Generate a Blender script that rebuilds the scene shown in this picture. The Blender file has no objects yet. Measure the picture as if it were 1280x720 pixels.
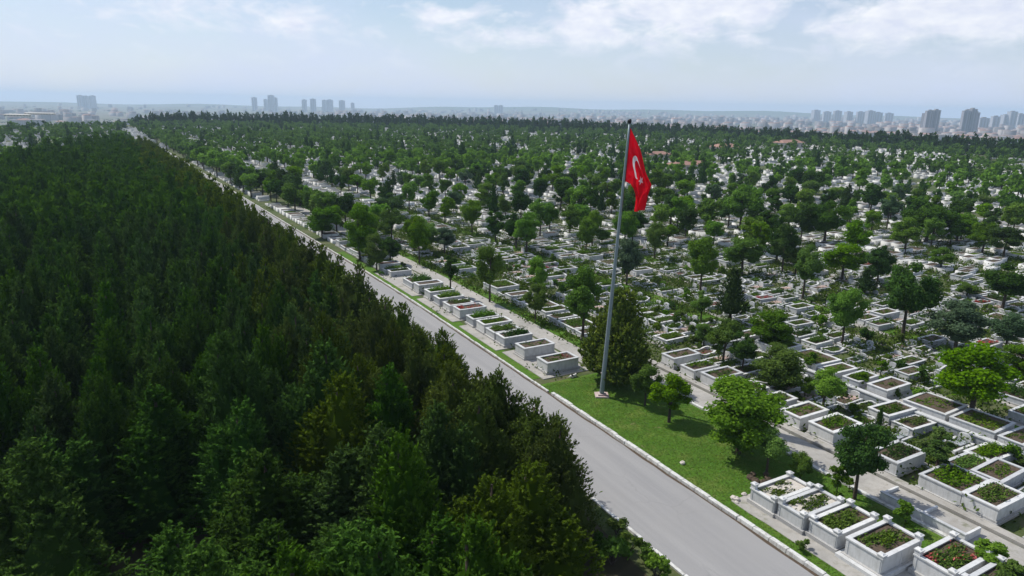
import bpy, math, random
import numpy as np
from mathutils import Vector, Matrix

R = random.Random(7)
NR = np.random.RandomState(11)
C = bpy.context.scene.collection
rad = math.radians

# ------------------------------------------------------------------ camera
F_PX, CAM_H = 853.0, 20.0
ROLL = math.atan2(22, 1280)
PITCH = math.atan2(227 * math.cos(ROLL), F_PX)
R0 = Vector((1, 0, 0))
FW = Vector((0, math.cos(PITCH), -math.sin(PITCH)))
U0 = Vector((0, math.sin(PITCH), math.cos(PITCH)))
RIGHT = R0 * math.cos(ROLL) + U0 * math.sin(ROLL)
UP = -R0 * math.sin(ROLL) + U0 * math.cos(ROLL)
EYE = Vector((0, 0, CAM_H))

cd = bpy.data.cameras.new('camera')
cam = bpy.data.objects.new('camera', cd)
C.objects.link(cam)
cd.sensor_width = 36.0
cd.lens = 36.0 * F_PX / 1280.0
cd.clip_start, cd.clip_end = 0.5, 30000.0
cam.matrix_world = Matrix(((RIGHT.x, UP.x, -FW.x, 0), (RIGHT.y, UP.y, -FW.y, 0), (RIGHT.z, UP.z, -FW.z, CAM_H), (0, 0, 0, 1)))
bpy.context.scene.camera = cam


def unproj(u, v, z=0.0):
    d = FW + RIGHT * ((u - 640) / F_PX) + UP * ((360 - v) / F_PX)
    k = (z - CAM_H) / d.z
    return EYE.x + d.x * k, EYE.y + d.y * k


def proj(x, y, z):
    p = Vector((x, y, z)) - EYE
    w = p.dot(FW)
    if w < 0.3:
        return None
    return 640 + F_PX * p.dot(RIGHT) / w, 360 - F_PX * p.dot(UP) / w, w


def seen(x, y, z=0.0, m=60):
    q = proj(x, y, z)
    return q is not None and -m < q[0] < 1280 + m and q[1] < 720 + m * 1.6


def height_for(x, y, vtop):
    lo, hi = 0.0, 40.0
    for _ in range(30):
        mid = (lo + hi) / 2
        if proj(x, y, mid)[1] > vtop:
            lo = mid
        else:
            hi = mid
    return lo


# ------------------------------------------------------------------ road frame: s along the road, t to its right
def head(s):
    k = min(1, max(0, (s - 30) / 40.0))
    return rad(29.6 + 2.0 * k * k * (3 - 2 * k))


S0, S1 = -60, 900
_px = {}
_x, _y = 12.5, 28.6
for i in range(0, S1 + 1):
    _px[i] = (_x, _y)
    _x -= math.sin(head(i + .5)); _y += math.cos(head(i + .5))
_x, _y = 12.5, 28.6
for i in range(0, S0 - 1, -1):
    _px[i] = (_x, _y)
    _x += math.sin(head(i - .5)); _y -= math.cos(head(i - .5))


def st(s, t):
    i = max(S0, min(S1 - 1, math.floor(s)))
    f = s - i
    a, b = _px[i], _px[i + 1]
    h = head(s)
    return a[0] + (b[0] - a[0]) * f + t * math.cos(h), a[1] + (b[1] - a[1]) * f + t * math.sin(h)


def to_st(x, y):
    h = rad(30.4)
    s = (x - 12.5) * -math.sin(h) + (y - 28.6) * math.cos(h)
    for _ in range(4):
        px, py = st(s, 0)
        h = head(s)
        s += (x - px) * -math.sin(h) + (y - py) * math.cos(h)
    px, py = st(s, 0)
    return s, (x - px) * math.cos(head(s)) + (y - py) * math.sin(head(s))


# ------------------------------------------------------------------ materials
MATS = {}


class NT:
    def __init__(self, name):
        self.m = bpy.data.materials.new(name)
        self.m.use_nodes = True
        self.t = self.m.node_tree
        self.t.nodes.clear()
        self.out = self.t.nodes.new('ShaderNodeOutputMaterial')
        MATS[name] = self.m

    def n(self, kind, **kw):
        o = self.t.nodes.new('ShaderNode' + kind)
        for k, v in kw.items():
            if k.startswith('i_'):
                key = k[2:].replace('_', ' ')
                o.inputs[int(key) if key.isdigit() else key].default_value = v
            else:
                setattr(o, k, v)
        return o

    def l(self, a, b):
        self.t.links.new(a, b)

    def math(self, op, a, b=0.0, clamp=False):
        o = self.n('Math', operation=op, use_clamp=clamp)
        for i, x in enumerate((a, b)):
            if isinstance(x, (int, float)):
                o.inputs[i].default_value = x
            else:
                self.l(x, o.inputs[i])
        return o.outputs[0]

    def mix(self, f, a, b, mode='MIX'):
        o = self.n('MixRGB', blend_type=mode)
        for i, x in enumerate((f, a, b)):
            if isinstance(x, (int, float)):
                o.inputs[i].default_value = x
            elif isinstance(x, tuple):
                o.inputs[i].default_value = (*x, 1) if len(x) == 3 else x
            else:
                self.l(x, o.inputs[i])
        return o.outputs[0]

    def noise(self, scale, detail=4, rough=.6, vec=None, out='Fac', dist=0.0):
        o = self.n('TexNoise')
        o.inputs['Scale'].default_value = scale
        o.inputs['Detail'].default_value = detail
        o.inputs['Roughness'].default_value = rough
        o.inputs['Distortion'].default_value = dist
        if vec is not None:
            self.l(vec, o.inputs['Vector'])
        return o.outputs[out]

    def ramp(self, f, lo, hi):
        o = self.n('MapRange')
        o.inputs[1].default_value, o.inputs[2].default_value = lo, hi
        self.l(f, o.inputs[0])
        o.clamp = True
        return o.outputs[0]

    def pos(self):
        return self.n('NewGeometry').outputs['Position']

    def obj(self):
        return self.n('TexCoord').outputs['Object']

    def rnd(self):
        return self.n('ObjectInfo').outputs['Random']

    def scale(self, vec, sx, sy, sz):
        o = self.n('Mapping')
        o.inputs['Scale'].default_value = (sx, sy, sz)
        self.l(vec, o.inputs['Vector'])
        return o.outputs[0]

    def finish(self, col, rough=.8, bump=None, bstr=.3, bdist=.02, metal=0.0, spec=.3):
        b = self.n('BsdfPrincipled')
        if isinstance(col, tuple):
            b.inputs['Base Color'].default_value = (*col, 1)
        else:
            self.l(col, b.inputs['Base Color'])
        b.inputs['Roughness'].default_value = rough
        b.inputs['Metallic'].default_value = metal
        b.inputs['Specular IOR Level'].default_value = spec
        if bump is not None:
            n = self.n('Bump')
            n.inputs['Strength'].default_value = bstr
            n.inputs['Distance'].default_value = bdist
            self.l(bump, n.inputs['Height'])
            self.l(n.outputs[0], b.inputs['Normal'])
        self.l(b.outputs[0], self.out.inputs[0])
        return self.m


def mat_stone(name, c, streak, dirt=.55, rnd=.26):
    t = NT(name)
    g = t.obj()
    streaks = t.ramp(t.noise(1.0, 5, .65, t.scale(g, 5, 5, .8)), .45, .75)
    blot = t.ramp(t.noise(1.7, 4, .6, g), .5, .78)
    col = t.mix(t.math('MULTIPLY', streaks, dirt), c, streak)
    col = t.mix(t.math('MULTIPLY', blot, dirt * .8), col, tuple(x * .8 for x in streak))
    col = t.mix(1.0, col, t.mix(t.rnd(), (1 - rnd, 1 - rnd * .95, 1 - rnd * .85), (1, 1, 1)), 'MULTIPLY')
    return t.finish(col, .55, t.noise(30, 3, .6, g), .12, .01, spec=.35)


mat_stone('marble', (.66, .66, .645), (.40, .40, .37))
mat_stone('grey_marble', (.43, .45, .47), (.25, .26, .27))
mat_stone('plinth_stone', (.47, .46, .44), (.27, .26, .23), .5)
mat_stone('pink_stone', (.46, .33, .28), (.30, .22, .19), .4)
mat_stone('kerb_paint', (.64, .64, .61), (.27, .25, .21), .85, .05)


def mat_concrete():
    t = NT('concrete')
    p = t.pos()
    a = t.ramp(t.noise(.35, 5, .65, p), .35, .7)
    b = t.ramp(t.noise(2.6, 5, .65, p), .45, .75)
    col = t.mix(a, (.40, .38, .345), (.29, .28, .26))
    col = t.mix(t.math('MULTIPLY', b, .55), col, (.21, .19, .155))
    moss = t.ramp(t.noise(.9, 6, .7, p), .58, .7)
    col = t.mix(t.math('MULTIPLY', moss, .6), col, (.11, .12, .05))
    return t.finish(col, .85, t.noise(14, 4, .6, p), .25, .02)


def mat_asphalt():
    t = NT('asphalt')
    p = t.pos()
    h = rad(29.6)
    mp = t.n('Mapping')
    mp.inputs['Rotation'].default_value = (0, 0, -h)
    t.l(p, mp.inputs['Vector'])
    along = t.scale(mp.outputs[0], 1.0, .05, 1)
    streak = t.ramp(t.noise(1.3, 4, .6, along), .35, .7)
    blot = t.ramp(t.noise(.22, 5, .6, p), .35, .7)
    fine = t.noise(22, 3, .7, p)
    col = t.mix(streak, (.31, .305, .30), (.25, .247, .247))
    col = t.mix(t.math('MULTIPLY', blot, .4), col, (.31, .30, .285))
    stain = t.ramp(t.noise(.5, 6, .7, along), .62, .72)
    col = t.mix(t.math('MULTIPLY', stain, .5), col, (.15, .148, .146))
    col = t.mix(t.math('MULTIPLY', t.ramp(fine, .3, .8), .3), col, (.17, .17, .17))
    vo = t.n('TexVoronoi', feature='DISTANCE_TO_EDGE'); vo.inputs['Scale'].default_value = .22
    wv = t.n('MixRGB', blend_type='ADD'); wv.inputs[0].default_value = .8
    t.l(p, wv.inputs[1]); t.l(t.noise(.9, 4, .6, p, 'Color'), wv.inputs[2]); t.l(wv.outputs[0], vo.inputs['Vector'])
    crack = t.ramp(vo.outputs['Distance'], .012, .002)
    gate = t.ramp(t.noise(.13, 2, .5, p), .46, .58)
    col = t.mix(t.math('MULTIPLY', t.math('MULTIPLY', crack, gate), .15), col, (.09, .088, .085))
    return t.finish(col, .85, fine, .2, .01)


def mat_ground():
    t = NT('ground')
    p = t.pos()
    a = t.ramp(t.noise(.16, 6, .65, p), .42, .6)
    b = t.ramp(t.noise(.55, 6, .7, p), .54, .68)
    f = t.noise(5, 4, .7, p)
    grass = t.mix(f, (.025, .05, .008), (.07, .105, .02))
    dry = t.mix(f, (.10, .085, .045), (.20, .165, .11))
    col = t.mix(a, grass, t.mix(.35, grass, dry))
    col = t.mix(t.math('MULTIPLY', b, .75), col, dry)
    sep = t.n('SeparateXYZ'); t.l(p, sep.inputs[0])
    fz = t.ramp(sep.outputs[2], -2, -30)
    plain = t.mix(t.ramp(t.noise(.006, 6, .7, p), .4, .6), (.07, .09, .04), (.17, .15, .12))
    col = t.mix(fz, col, plain)
    return t.finish(col, .95, f, .6, .08)


def mat_lawn():
    t = NT('lawn_grass')
    p = t.pos()
    a = t.ramp(t.noise(.45, 5, .65, p), .3, .7)
    f = t.noise(9, 5, .75, p)
    g = t.noise(40, 2, .7, p)
    col = t.mix(a, (.048, .125, .008), (.085, .18, .016))
    col = t.mix(t.math('MULTIPLY', t.ramp(f, .45, .75), .5), col, (.022, .06, .006))
    dry = t.ramp(t.noise(.55, 7, .75, p), .50, .66)
    col = t.mix(t.math('MULTIPLY', dry, .5), col, (.19, .19, .05))
    bare = t.ramp(t.noise(1.3, 5, .7, p), .62, .70)
    col = t.mix(t.math('MULTIPLY', bare, .7), col, (.25, .19, .11))
    col = t.mix(t.math('MULTIPLY', t.ramp(g, .4, .8), .3), col, (.11, .19, .03))
    return t.finish(col, .9, f, .9, .08, spec=.15)


def mat_plain(name, c1, c2, scale, rough=.9, bump=.5, bd=.05, metal=0.0):
    t = NT(name)
    g = t.obj()
    f = t.noise(scale, 5, .7, g)
    return t.finish(t.mix(t.ramp(f, .3, .7), c1, c2), rough, f, bump, bd, metal)


def mat_leaf(name, dark, light, trans=.3, var=.45):
    """leaf colour: every leaf its own tone, every plant its own tint"""
    t = NT(name)
    at = t.n('Attribute', attribute_name='tone', attribute_type='GEOMETRY').outputs['Fac']
    col = t.mix(at, dark, light)
    r = t.rnd()
    hs = t.n('HueSaturation')
    t.l(t.math('ADD', t.math('MULTIPLY', r, .02), .486), hs.inputs['Hue'])
    r2 = t.math('FRACT', t.math('MULTIPLY', r, 7.31))
    t.l(t.math('ADD', t.math('MULTIPLY', r2, var), 1 - var / 2), hs.inputs['Value'])
    t.l(t.math('ADD', t.math('MULTIPLY', t.math('FRACT', t.math('MULTIPLY', r, 3.77)), .2), .88), hs.inputs['Saturation'])
    t.l(col, hs.inputs['Color'])
    d = t.n('BsdfDiffuse'); t.l(hs.outputs[0], d.inputs['Color'])
    tr = t.n('BsdfTranslucent'); t.l(hs.outputs[0], tr.inputs['Color'])
    ms = t.n('MixShader'); ms.inputs[0].default_value = trans
    t.l(d.outputs[0], ms.inputs[1]); t.l(tr.outputs[0], ms.inputs[2])
    t.l(ms.outputs[0], t.out.inputs[0])
    return t.m


mat_concrete(); mat_asphalt(); mat_ground(); mat_lawn()
mat_plain('soil', (.052, .037, .025), (.11, .08, .055), 6)
mat_plain('forest_litter', (.03, .028, .014), (.075, .06, .03), .8)
mat_plain('bark', (.035, .027, .02), (.09, .07, .052), 8)
mat_plain('rubble', (.42, .38, .33), (.6, .56, .5), 5)
mat_plain('pole_paint', (.21, .26, .28), (.25, .30, .32), 2, .45, .05, .01, .25)
mat_plain('dark_metal', (.03, .03, .032), (.05, .05, .05), 4, .5, .1, .01, .6)
mat_plain('footing', (.5, .44, .42), (.42, .3, .28), 2.2)
mat_leaf('leaf_fresh', (.064, .155, .014), (.17, .31, .036), .40)
mat_leaf('leaf_mid', (.052, .125, .010), (.14, .262, .024), .38)
mat_leaf('leaf_blue', (.05, .095, .045), (.11, .175, .085), .25)
mat_leaf('leaf_dark', (.025, .064, .012), (.062, .13, .022), .28)
mat_leaf('leaf_gold', (.055, .12, .008), (.24, .31, .016), .38)
mat_leaf('needle_green', (.019, .058, .008), (.064, .140, .017), .25)
mat_leaf('needle_olive', (.034, .064, .006), (.105, .155, .018), .25)
mat_leaf('weed', (.05, .10, .012), (.13, .20, .035), .3)
mat_leaf('flower_red', (.30, .02, .02), (.55, .12, .10), .2)
mat_plain('dog_white', (.6, .58, .54), (.7, .68, .64), 9)
mat_plain('dog_black', (.015, .014, .013), (.03, .028, .026), 9)
mat_plain('terracotta', (.27, .15, .115), (.36, .22, .17), 3)
mat_plain('render_pale', (.5, .47, .42), (.6, .57, .52), 2)


def mat_wall(name, c, win, sx, sz):
    """facade paint with its rows of openings as dark glazing"""
    t = NT(name)
    g = t.obj()
    sp = t.n('SeparateXYZ'); t.l(g, sp.inputs[0])
    hx = t.math('ADD', sp.outputs[0], sp.outputs[1])
    fx = t.math('FRACT', t.math('DIVIDE', hx, sx))
    fz = t.math('FRACT', t.math('DIVIDE', sp.outputs[2], sz))
    w = t.math('MULTIPLY', t.math('GREATER_THAN', fx, .5), t.math('GREATER_THAN', fz, .5))
    col = t.mix(1.0, t.mix(t.rnd(), c, tuple(min(1, x * 1.25) for x in c)), t.mix(w, (1, 1, 1), win), 'MULTIPLY')
    return t.finish(col, .7)


mat_wall('tower_wall', (.26, .25, .27), (.3, .33, .4), 5.0, 3.0)
mat_wall('hazy_wall', (.42, .42, .45), (.6, .62, .68), 5.0, 3.0)  # paler copy of the tower wall: distance haze put into its colour
mat_wall('block_wall', (.34, .31, .29), (.5, .5, .52), 4.0, 3.0)
mat_plain('tower_bay', (.16, .15, .16), (.2, .19, .19), .3)
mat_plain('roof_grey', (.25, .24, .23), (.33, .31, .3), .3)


def mat_city(name, a, b):
    t = NT(name)
    at = t.n('Attribute', attribute_name='tone', attribute_type='GEOMETRY').outputs['Fac']
    return t.finish(t.mix(at, a, b), .8)


mat_city('city_wall', (.17, .155, .15), (.47, .43, .41))
mat_city('city_roof', (.17, .15, .145), (.32, .18, .14))
mat_city('far_marble', (.42, .42, .40), (.70, .70, .68))


def mat_flag():
    t = NT('flag_cloth')
    at = t.n('Attribute', attribute_name='emblem', attribute_type='GEOMETRY').outputs['Fac']
    f = t.ramp(at, .46, .54)
    col = t.mix(f, (.72, .008, .022), (.82, .78, .78))
    d = t.n('BsdfDiffuse'); t.l(col, d.inputs[0])
    tr = t.n('BsdfTranslucent'); t.l(col, tr.inputs[0])
    ms = t.n('MixShader'); ms.inputs[0].default_value = .35
    t.l(d.outputs[0], ms.inputs[1]); t.l(tr.outputs[0], ms.inputs[2])
    t.l(ms.outputs[0], t.out.inputs[0])


mat_flag()


# ------------------------------------------------------------------ mesh helpers
def mesh(name, V, Q, mats, mi=None, tone=None, smooth=False, attr='tone'):
    """V (n,3), Q (m,4) numpy arrays (a triangle repeats no index: use tri list through mesh_poly)"""
    V = np.asarray(V, np.float32).reshape(-1, 3)
    Q = np.asarray(Q, np.int32).reshape(-1, 4)
    me = bpy.data.meshes.new(name)
    me.vertices.add(len(V)); me.vertices.foreach_set('co', V.ravel())
    me.loops.add(Q.size); me.loops.foreach_set('vertex_index', Q.ravel())
    me.polygons.add(len(Q))
    me.polygons.foreach_set('loop_start', np.arange(0, Q.size, 4, dtype=np.int32))
    me.polygons.foreach_set('loop_total', np.full(len(Q), 4, np.int32))
    for m in mats:
        me.materials.append(MATS[m])
    if mi is not None:
        me.polygons.foreach_set('material_index', np.asarray(mi, np.int32))
    if smooth:
        me.polygons.foreach_set('use_smooth', np.ones(len(Q), bool))
    me.update(calc_edges=True)
    if tone is not None:
        a = me.attributes.new(attr, 'FLOAT', 'POINT')
        a.data.foreach_set('value', np.asarray(tone, np.float32))
    me.validate()
    return me


class MB:
    def __init__(self):
        self.v, self.q, self.m = [], [], []

    def add(self, v, q, m=0):
        b = len(self.v)
        self.v += [tuple(p) for p in v]
        self.q += [tuple(i + b for i in f) for f in q]
        self.m += [m] * len(q)

    def box(self, x0, x1, y0, y1, z0, z1, m=0, taper=0.0):
        a = taper
        self.add([(x0, y0, z0), (x1, y0, z0), (x1, y1, z0), (x0, y1, z0), (x0 + a, y0 + a, z1), (x1 - a, y0 + a, z1), (x1 - a, y1 - a, z1), (x0 + a, y1 - a, z1)],
                 [(3, 2, 1, 0), (4, 5, 6, 7), (0, 1, 5, 4), (1, 2, 6, 5), (2, 3, 7, 6), (3, 0, 4, 7)], m)

    def ring(self, outer, inner, zb, zt, m=0):
        """closed kerb between two outlines; zt a number or a list per point"""
        n = len(outer)
        zt = [zt] * n if isinstance(zt, (int, float)) else zt
        zb = [zb] * n if isinstance(zb, (int, float)) else zb
        v = [(x, y, zb[i]) for i, (x, y) in enumerate(outer)] + [(x, y, zt[i]) for i, (x, y) in enumerate(outer)]
        v += [(x, y, zt[i]) for i, (x, y) in enumerate(inner)] + [(x, y, zb[i]) for i, (x, y) in enumerate(inner)]
        q = []
        for i in range(n):
            j = (i + 1) % n
            q += [(i, j, n + j, n + i), (n + i, n + j, 2 * n + j, 2 * n + i), (2 * n + i, 2 * n + j, 3 * n + j, 3 * n + i), (3 * n + i, 3 * n + j, j, i)]
        self.add(v, q, m)

    def tube(self, pts, rs, n=7, m=0, cap=True):
        base = len(self.v)
        pts = [Vector(p) for p in pts]
        for i, p in enumerate(pts):
            d = (pts[min(i + 1, len(pts) - 1)] - pts[max(i - 1, 0)]).normalized()
            a = d.orthogonal().normalized() if abs(d.z) < .9 else Vector((1, 0, 0)).cross(d).normalized()
            b = d.cross(a)
            for k in range(n):
                an = 2 * math.pi * k / n
                self.v.append(tuple(p + (a * math.cos(an) + b * math.sin(an)) * rs[i]))
        for i in range(len(pts) - 1):
            for k in range(n):
                j = (k + 1) % n
                self.q.append((base + i * n + k, base + i * n + j, base + (i + 1) * n + j, base + (i + 1) * n + k))
                self.m.append(m)
        if cap:
            e = base + (len(pts) - 1) * n
            for k in range(1, n - 1, 2):
                self.q.append((e, e + k, e + k + 1, e + min(k + 2, n - 1)) if k + 2 < n else (e, e + k, e + k + 1, e))
                self.m.append(m)

    def ball(self, c, r, n=8, k=6, m=0):
        c = Vector(c)
        rx, ry, rz = (r, r, r) if isinstance(r, (int, float)) else r
        base = len(self.v)
        for i in range(k + 1):
            th = math.pi * i / k
            for j in range(n):
                ph = 2 * math.pi * j / n
                self.v.append((c.x + rx * max(.01, math.sin(th)) * math.cos(ph), c.y + ry * max(.01, math.sin(th)) * math.sin(ph), c.z + rz * math.cos(th)))
        for i in range(k):
            for j in range(n):
                l = (j + 1) % n
                self.q.append((base + i * n + j, base + (i + 1) * n + j, base + (i + 1) * n + l, base + i * n + l))
                self.m.append(m)

    def mesh(self, name, mats, smooth=False):
        me = bpy.data.meshes.new(name)
        faces = []
        for f in self.q:
            g = []
            for i in f:
                if i not in g:
                    g.append(i)
            faces.append(g)
        me.from_pydata(self.v, [], faces)
        for m in mats:
            me.materials.append(MATS[m])
        me.polygons.foreach_set('material_index', np.asarray(self.m, np.int32))
        if smooth:
            me.polygons.foreach_set('use_smooth', np.ones(len(faces), bool))
        me.update()
        return me


def link(name, me, parent=None, **props):
    o = bpy.data.objects.new(name, me)
    C.objects.link(o)
    if parent is not None:
        o.parent = parent
    for k, v in props.items():
        if v is not None:
            o[k] = v
    return o


def spawn(name, label, cat, group, loc, rotz, parts, scale=(1, 1, 1)):
    """one thing: an Empty at its base; parts = [(part name, mesh, {opts}, [sub parts])]"""
    r = bpy.data.objects.new(name, None)
    C.objects.link(r)
    r.empty_display_size = .3
    r.location = loc; r.rotation_euler = (0, 0, rotz); r.scale = scale
    r['label'] = label; r['category'] = cat
    if group:
        r['group'] = group
    for p in parts:
        o = link(p[0], p[1], r)
        opts = p[2] if len(p) > 2 else {}
        for k, v in opts.items():
            setattr(o, k, v)
        for sname, sme in (p[3] if len(p) > 3 else ()):
            link(sname, sme, o)
    return r


_ONES = ['', 'first', 'second', 'third', 'fourth', 'fifth', 'sixth', 'seventh', 'eighth', 'ninth', 'tenth', 'eleventh', 'twelfth', 'thirteenth',
         'fourteenth', 'fifteenth', 'sixteenth', 'seventeenth', 'eighteenth', 'nineteenth']
_TENS = ['', '', 'twenty', 'thirty', 'forty', 'fifty', 'sixty', 'seventy', 'eighty', 'ninety']


def nth(n):
    if n >= 100:
        return 'hundred-' + nth(n - 100) if n > 100 else 'hundredth'
    if n < 20:
        return _ONES[n]
    if n % 10 == 0:
        return _TENS[n // 10][:-1] + 'ieth'
    return _TENS[n // 10] + '-' + _ONES[n % 10]


# ------------------------------------------------------------------ foliage
def leaf_cards(P, N, w, h, rs, bias=.5, along=None):
    """diamond leaves at P; normals N blended with random by bias; long axis along 'along' if given. returns verts (n,4,3)"""
    n = len(P)
    rnd = rs.normal(size=(n, 3)); rnd /= np.linalg.norm(rnd, axis=1)[:, None] + 1e-9
    nn = N * bias + rnd * (1 - bias)
    nn /= np.linalg.norm(nn, axis=1)[:, None] + 1e-9
    if along is None:
        a = np.cross(nn, rs.normal(size=(n, 3)))
    else:
        a = along + .5 * rs.normal(size=(n, 3)) * .6
        a = a - nn * np.sum(a * nn, 1)[:, None]
    a /= np.linalg.norm(a, axis=1)[:, None] + 1e-9
    b = np.cross(nn, a)
    w = np.broadcast_to(w, (n,))[:, None]; h = np.broadcast_to(h, (n,))[:, None]
    return np.stack([P + a * h * .5, P + b * w * .5, P - a * h * .5, P - b * w * .5], 1)


def cards_mesh(name, V, tone, mat):
    n = len(V)
    return mesh(name, V.reshape(-1, 3), np.arange(n * 4).reshape(n, 4), [mat], tone=np.repeat(tone, 4))


def lathe_quads(rows, n=9):
    """rows: list of (cx, cy, z, radius function of angle) rings joined by quads"""
    an = np.linspace(0, 2 * math.pi, n + 1)
    pts = np.array([[(c[0] + c[3](a) * math.cos(a), c[1] + c[3](a) * math.sin(a), c[2]) for a in an] for c in rows])
    q = np.stack([pts[:-1, :-1], pts[:-1, 1:], pts[1:, 1:], pts[1:, :-1]], 2)
    return q.reshape(-1, 4, 3)


def ball_quads(c, r, n=7, k=5):
    return lathe_quads([(c[0], c[1], c[2] + r * math.cos(math.pi * i / k), (lambda a, q=max(.02, r * math.sin(math.pi * i / k)): q)) for i in range(k + 1)][::-1], n)


def crown_broad(rs, H, Rr, z0, cards, size, lobes=16, core=.6, rlim=(.2, .45)):
    """uneven crown of leafy lobes: centre column z0..H, radius Rr"""
    L = []
    cz = (z0 + H) / 2; hz = (H - z0) / 2
    while len(L) < lobes:
        p = rs.uniform(-1, 1, 3)
        if np.dot(p, p) > 1:
            continue
        r = rs.uniform(*rlim) * Rr
        L.append((p[0] * (Rr - r * .8), p[1] * (Rr - r * .8), cz + p[2] * (hz - r * .7), r, rs.uniform(-.15, .15)))
    L = np.array(L)
    wgt = L[:, 3] ** 2; wgt /= wgt.sum()
    idx = rs.choice(len(L), cards, p=wgt)
    d = rs.normal(size=(cards, 3)); d /= np.linalg.norm(d, axis=1)[:, None]
    d[:, 2] = np.where(d[:, 2] < -.3, -d[:, 2] * .8, d[:, 2])
    rr = L[idx, 3] * (rs.uniform(.35, 1.08, cards) ** .6)
    P = L[idx, :3] + d * rr[:, None]
    N = d * .75 + np.array([0, 0, .35])
    sz = size * rs.uniform(.7, 1.35, cards)
    V = leaf_cards(P, N, sz * .75, sz, rs, .55)
    tone = np.clip(rs.uniform(0, 1, cards) * .7 + .15 + L[idx, 4], 0, 1)
    if core:
        cq = np.concatenate([ball_quads(l[:3], l[3] * core) for l in L])
        V = np.concatenate([V, cq]); tone = np.concatenate([tone, rs.uniform(.2, .6, len(cq))])
    return V, tone, L


def crown_conifer(rs, H, Rr, z0, tufts, per, tl, lw, top=.62, core=.70):
    """pointed dense conifer: upright tufts packed over a knobbly cone"""
    h = rs.uniform(0, 1, tufts) ** 1.2
    az = rs.uniform(0, 2 * math.pi, tufts)
    ph = rs.uniform(0, 6.28, 6)

    def lump(a, q):
        return 1 + .13 * np.sin(3 * a + ph[0] + q * 5) + .11 * np.sin(5 * a + ph[1] - q * 11) + .09 * np.sin(2 * a + q * 19 + ph[2]) + .07 * np.sin(9 * a + q * 27 + ph[3]) * np.sin(q * 33 - 4 * a + ph[4])

    prof = np.clip((1 - h), 0, 1) ** top * np.clip(h * 3.2 + .6, 0, 1)
    depth = rs.uniform(0, 1, tufts) ** 2
    rho = Rr * prof * lump(az, h) * (1 - .26 * depth)
    P0 = np.stack([rho * np.cos(az), rho * np.sin(az), z0 + (H - z0) * h * .95], 1)
    out = np.stack([np.cos(az), np.sin(az), np.zeros(tufts)], 1)
    D = out * (.45 + .45 * (1 - h))[:, None] + np.array([0, 0, 1.0]) * (.6 + .6 * h)[:, None] + rs.normal(size=(tufts, 3)) * .22
    D /= np.linalg.norm(D, axis=1)[:, None]
    L = tl * rs.uniform(.55, 1.5, tufts)
    f = rs.uniform(0, 1, (tufts, per))
    side = rs.normal(size=(tufts, per, 3)); side /= np.linalg.norm(side, axis=2)[:, :, None]
    rad_ = (tl * .30) * (1 - f * .9) * rs.uniform(.4, 1, (tufts, per))
    P = P0[:, None, :] + D[:, None, :] * (L[:, None] * f)[:, :, None] + side * rad_[:, :, None]
    al = D[:, None, :] * 1.0 + side * .5
    N = side * 1.0 + out[:, None, :] * .35
    n = tufts * per
    sz = lw * rs.uniform(.7, 1.4, n)
    V = leaf_cards(P.reshape(n, 3), N.reshape(n, 3), sz * .6, sz * 1.5, rs, .75, al.reshape(n, 3))
    tone = np.clip(np.repeat(rs.uniform(-.22, .22, tufts), per) + f.reshape(n) * .35 + rs.uniform(.1, .5, n), 0, 1)
    if core:
        hs = [0, .08, .2, .3, .4, .5, .6, .7, .8, .9]
        rows = [(0, 0, z0 + (H - z0) * q * .95, (lambda a, q=q: float(core * Rr * (1 - q) ** top * min(1, q * 3.2 + .6) * lump(a, q)))) for q in hs]
        cq = lathe_quads(rows, 14)
        V = np.concatenate([V, cq]); tone = np.concatenate([tone, rs.uniform(.1, .3, len(cq))])
    return V, tone


def crown_multi(rs, H, Rr, z0, tufts, per, tl, lw, top, leaders):
    """several leaders grown into one bush"""
    VV, TT = [], []
    a0 = rs.uniform(0, 6.28)
    for k in range(leaders):
        V, T = crown_conifer(rs, H * (1 if k == 0 else rs.uniform(.68, .93)), Rr * rs.uniform(.62, .75), z0, tufts // leaders, per, tl, lw, top)
        a = a0 + k * 2.3
        r = 0 if k == 0 else Rr * rs.uniform(.35, .5)
        V[:, :, 0] += r * math.cos(a); V[:, :, 1] += r * math.sin(a)
        VV.append(V); TT.append(T)
    return np.concatenate(VV), np.concatenate(TT)


def trunk_mesh(name, rs, H, r, lobes=None, z1=None, lean=.0):
    m = MB()
    top = z1 or H * .75
    wob = rs.normal(size=2) * .05 * H * .3
    pts = [(0, 0, -.1), (wob[0] * .2, wob[1] * .2, top * .33), (wob[0] * .7 + lean * .5, wob[1] * .6, top * .66), (wob[0] + lean, wob[1], top)]
    m.tube(pts, [r * 1.35, r, r * .75, r * .3], 7)
    if lobes is not None:
        for l in lobes[:9]:
            f = rs.uniform(.4, .85)
            b = Vector((wob[0] * f, wob[1] * f, top * f))
            e = Vector((l[0], l[1], l[2]))
            mid = (b + e) / 2 + Vector((0, 0, .12 * H * .2))
            m.tube([b, mid, e], [r * .42, r * .28, r * .1], 5)
    return m.mesh(name, ['bark'], True)


# prototype library: (kind, variant) -> list of (trunk mesh, crown mesh); every prototype has height 1 and crown radius about 0.35
PROTO = {}


def make_proto(key, n, fn):
    PROTO[key] = [fn(np.random.RandomState(abs(hash_(key)) % 10000 + i * 31)) for i in range(n)]


def hash_(s):
    v = 7
    for ch in s:
        v = (v * 131 + ord(ch)) % 1000003
    return v


def broad(mat, cards, size, H=6.0, Rr=2.1, z0=1.45, lobes=16, tr=.11, rlim=(.2, .45)):
    def f(rs):
        V, tone, L = crown_broad(rs, H, Rr, z0, cards, size, lobes, rlim=rlim)
        return trunk_mesh('trunk', rs, H, tr, L), cards_mesh('crown', V, tone, mat)
    return f


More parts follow.
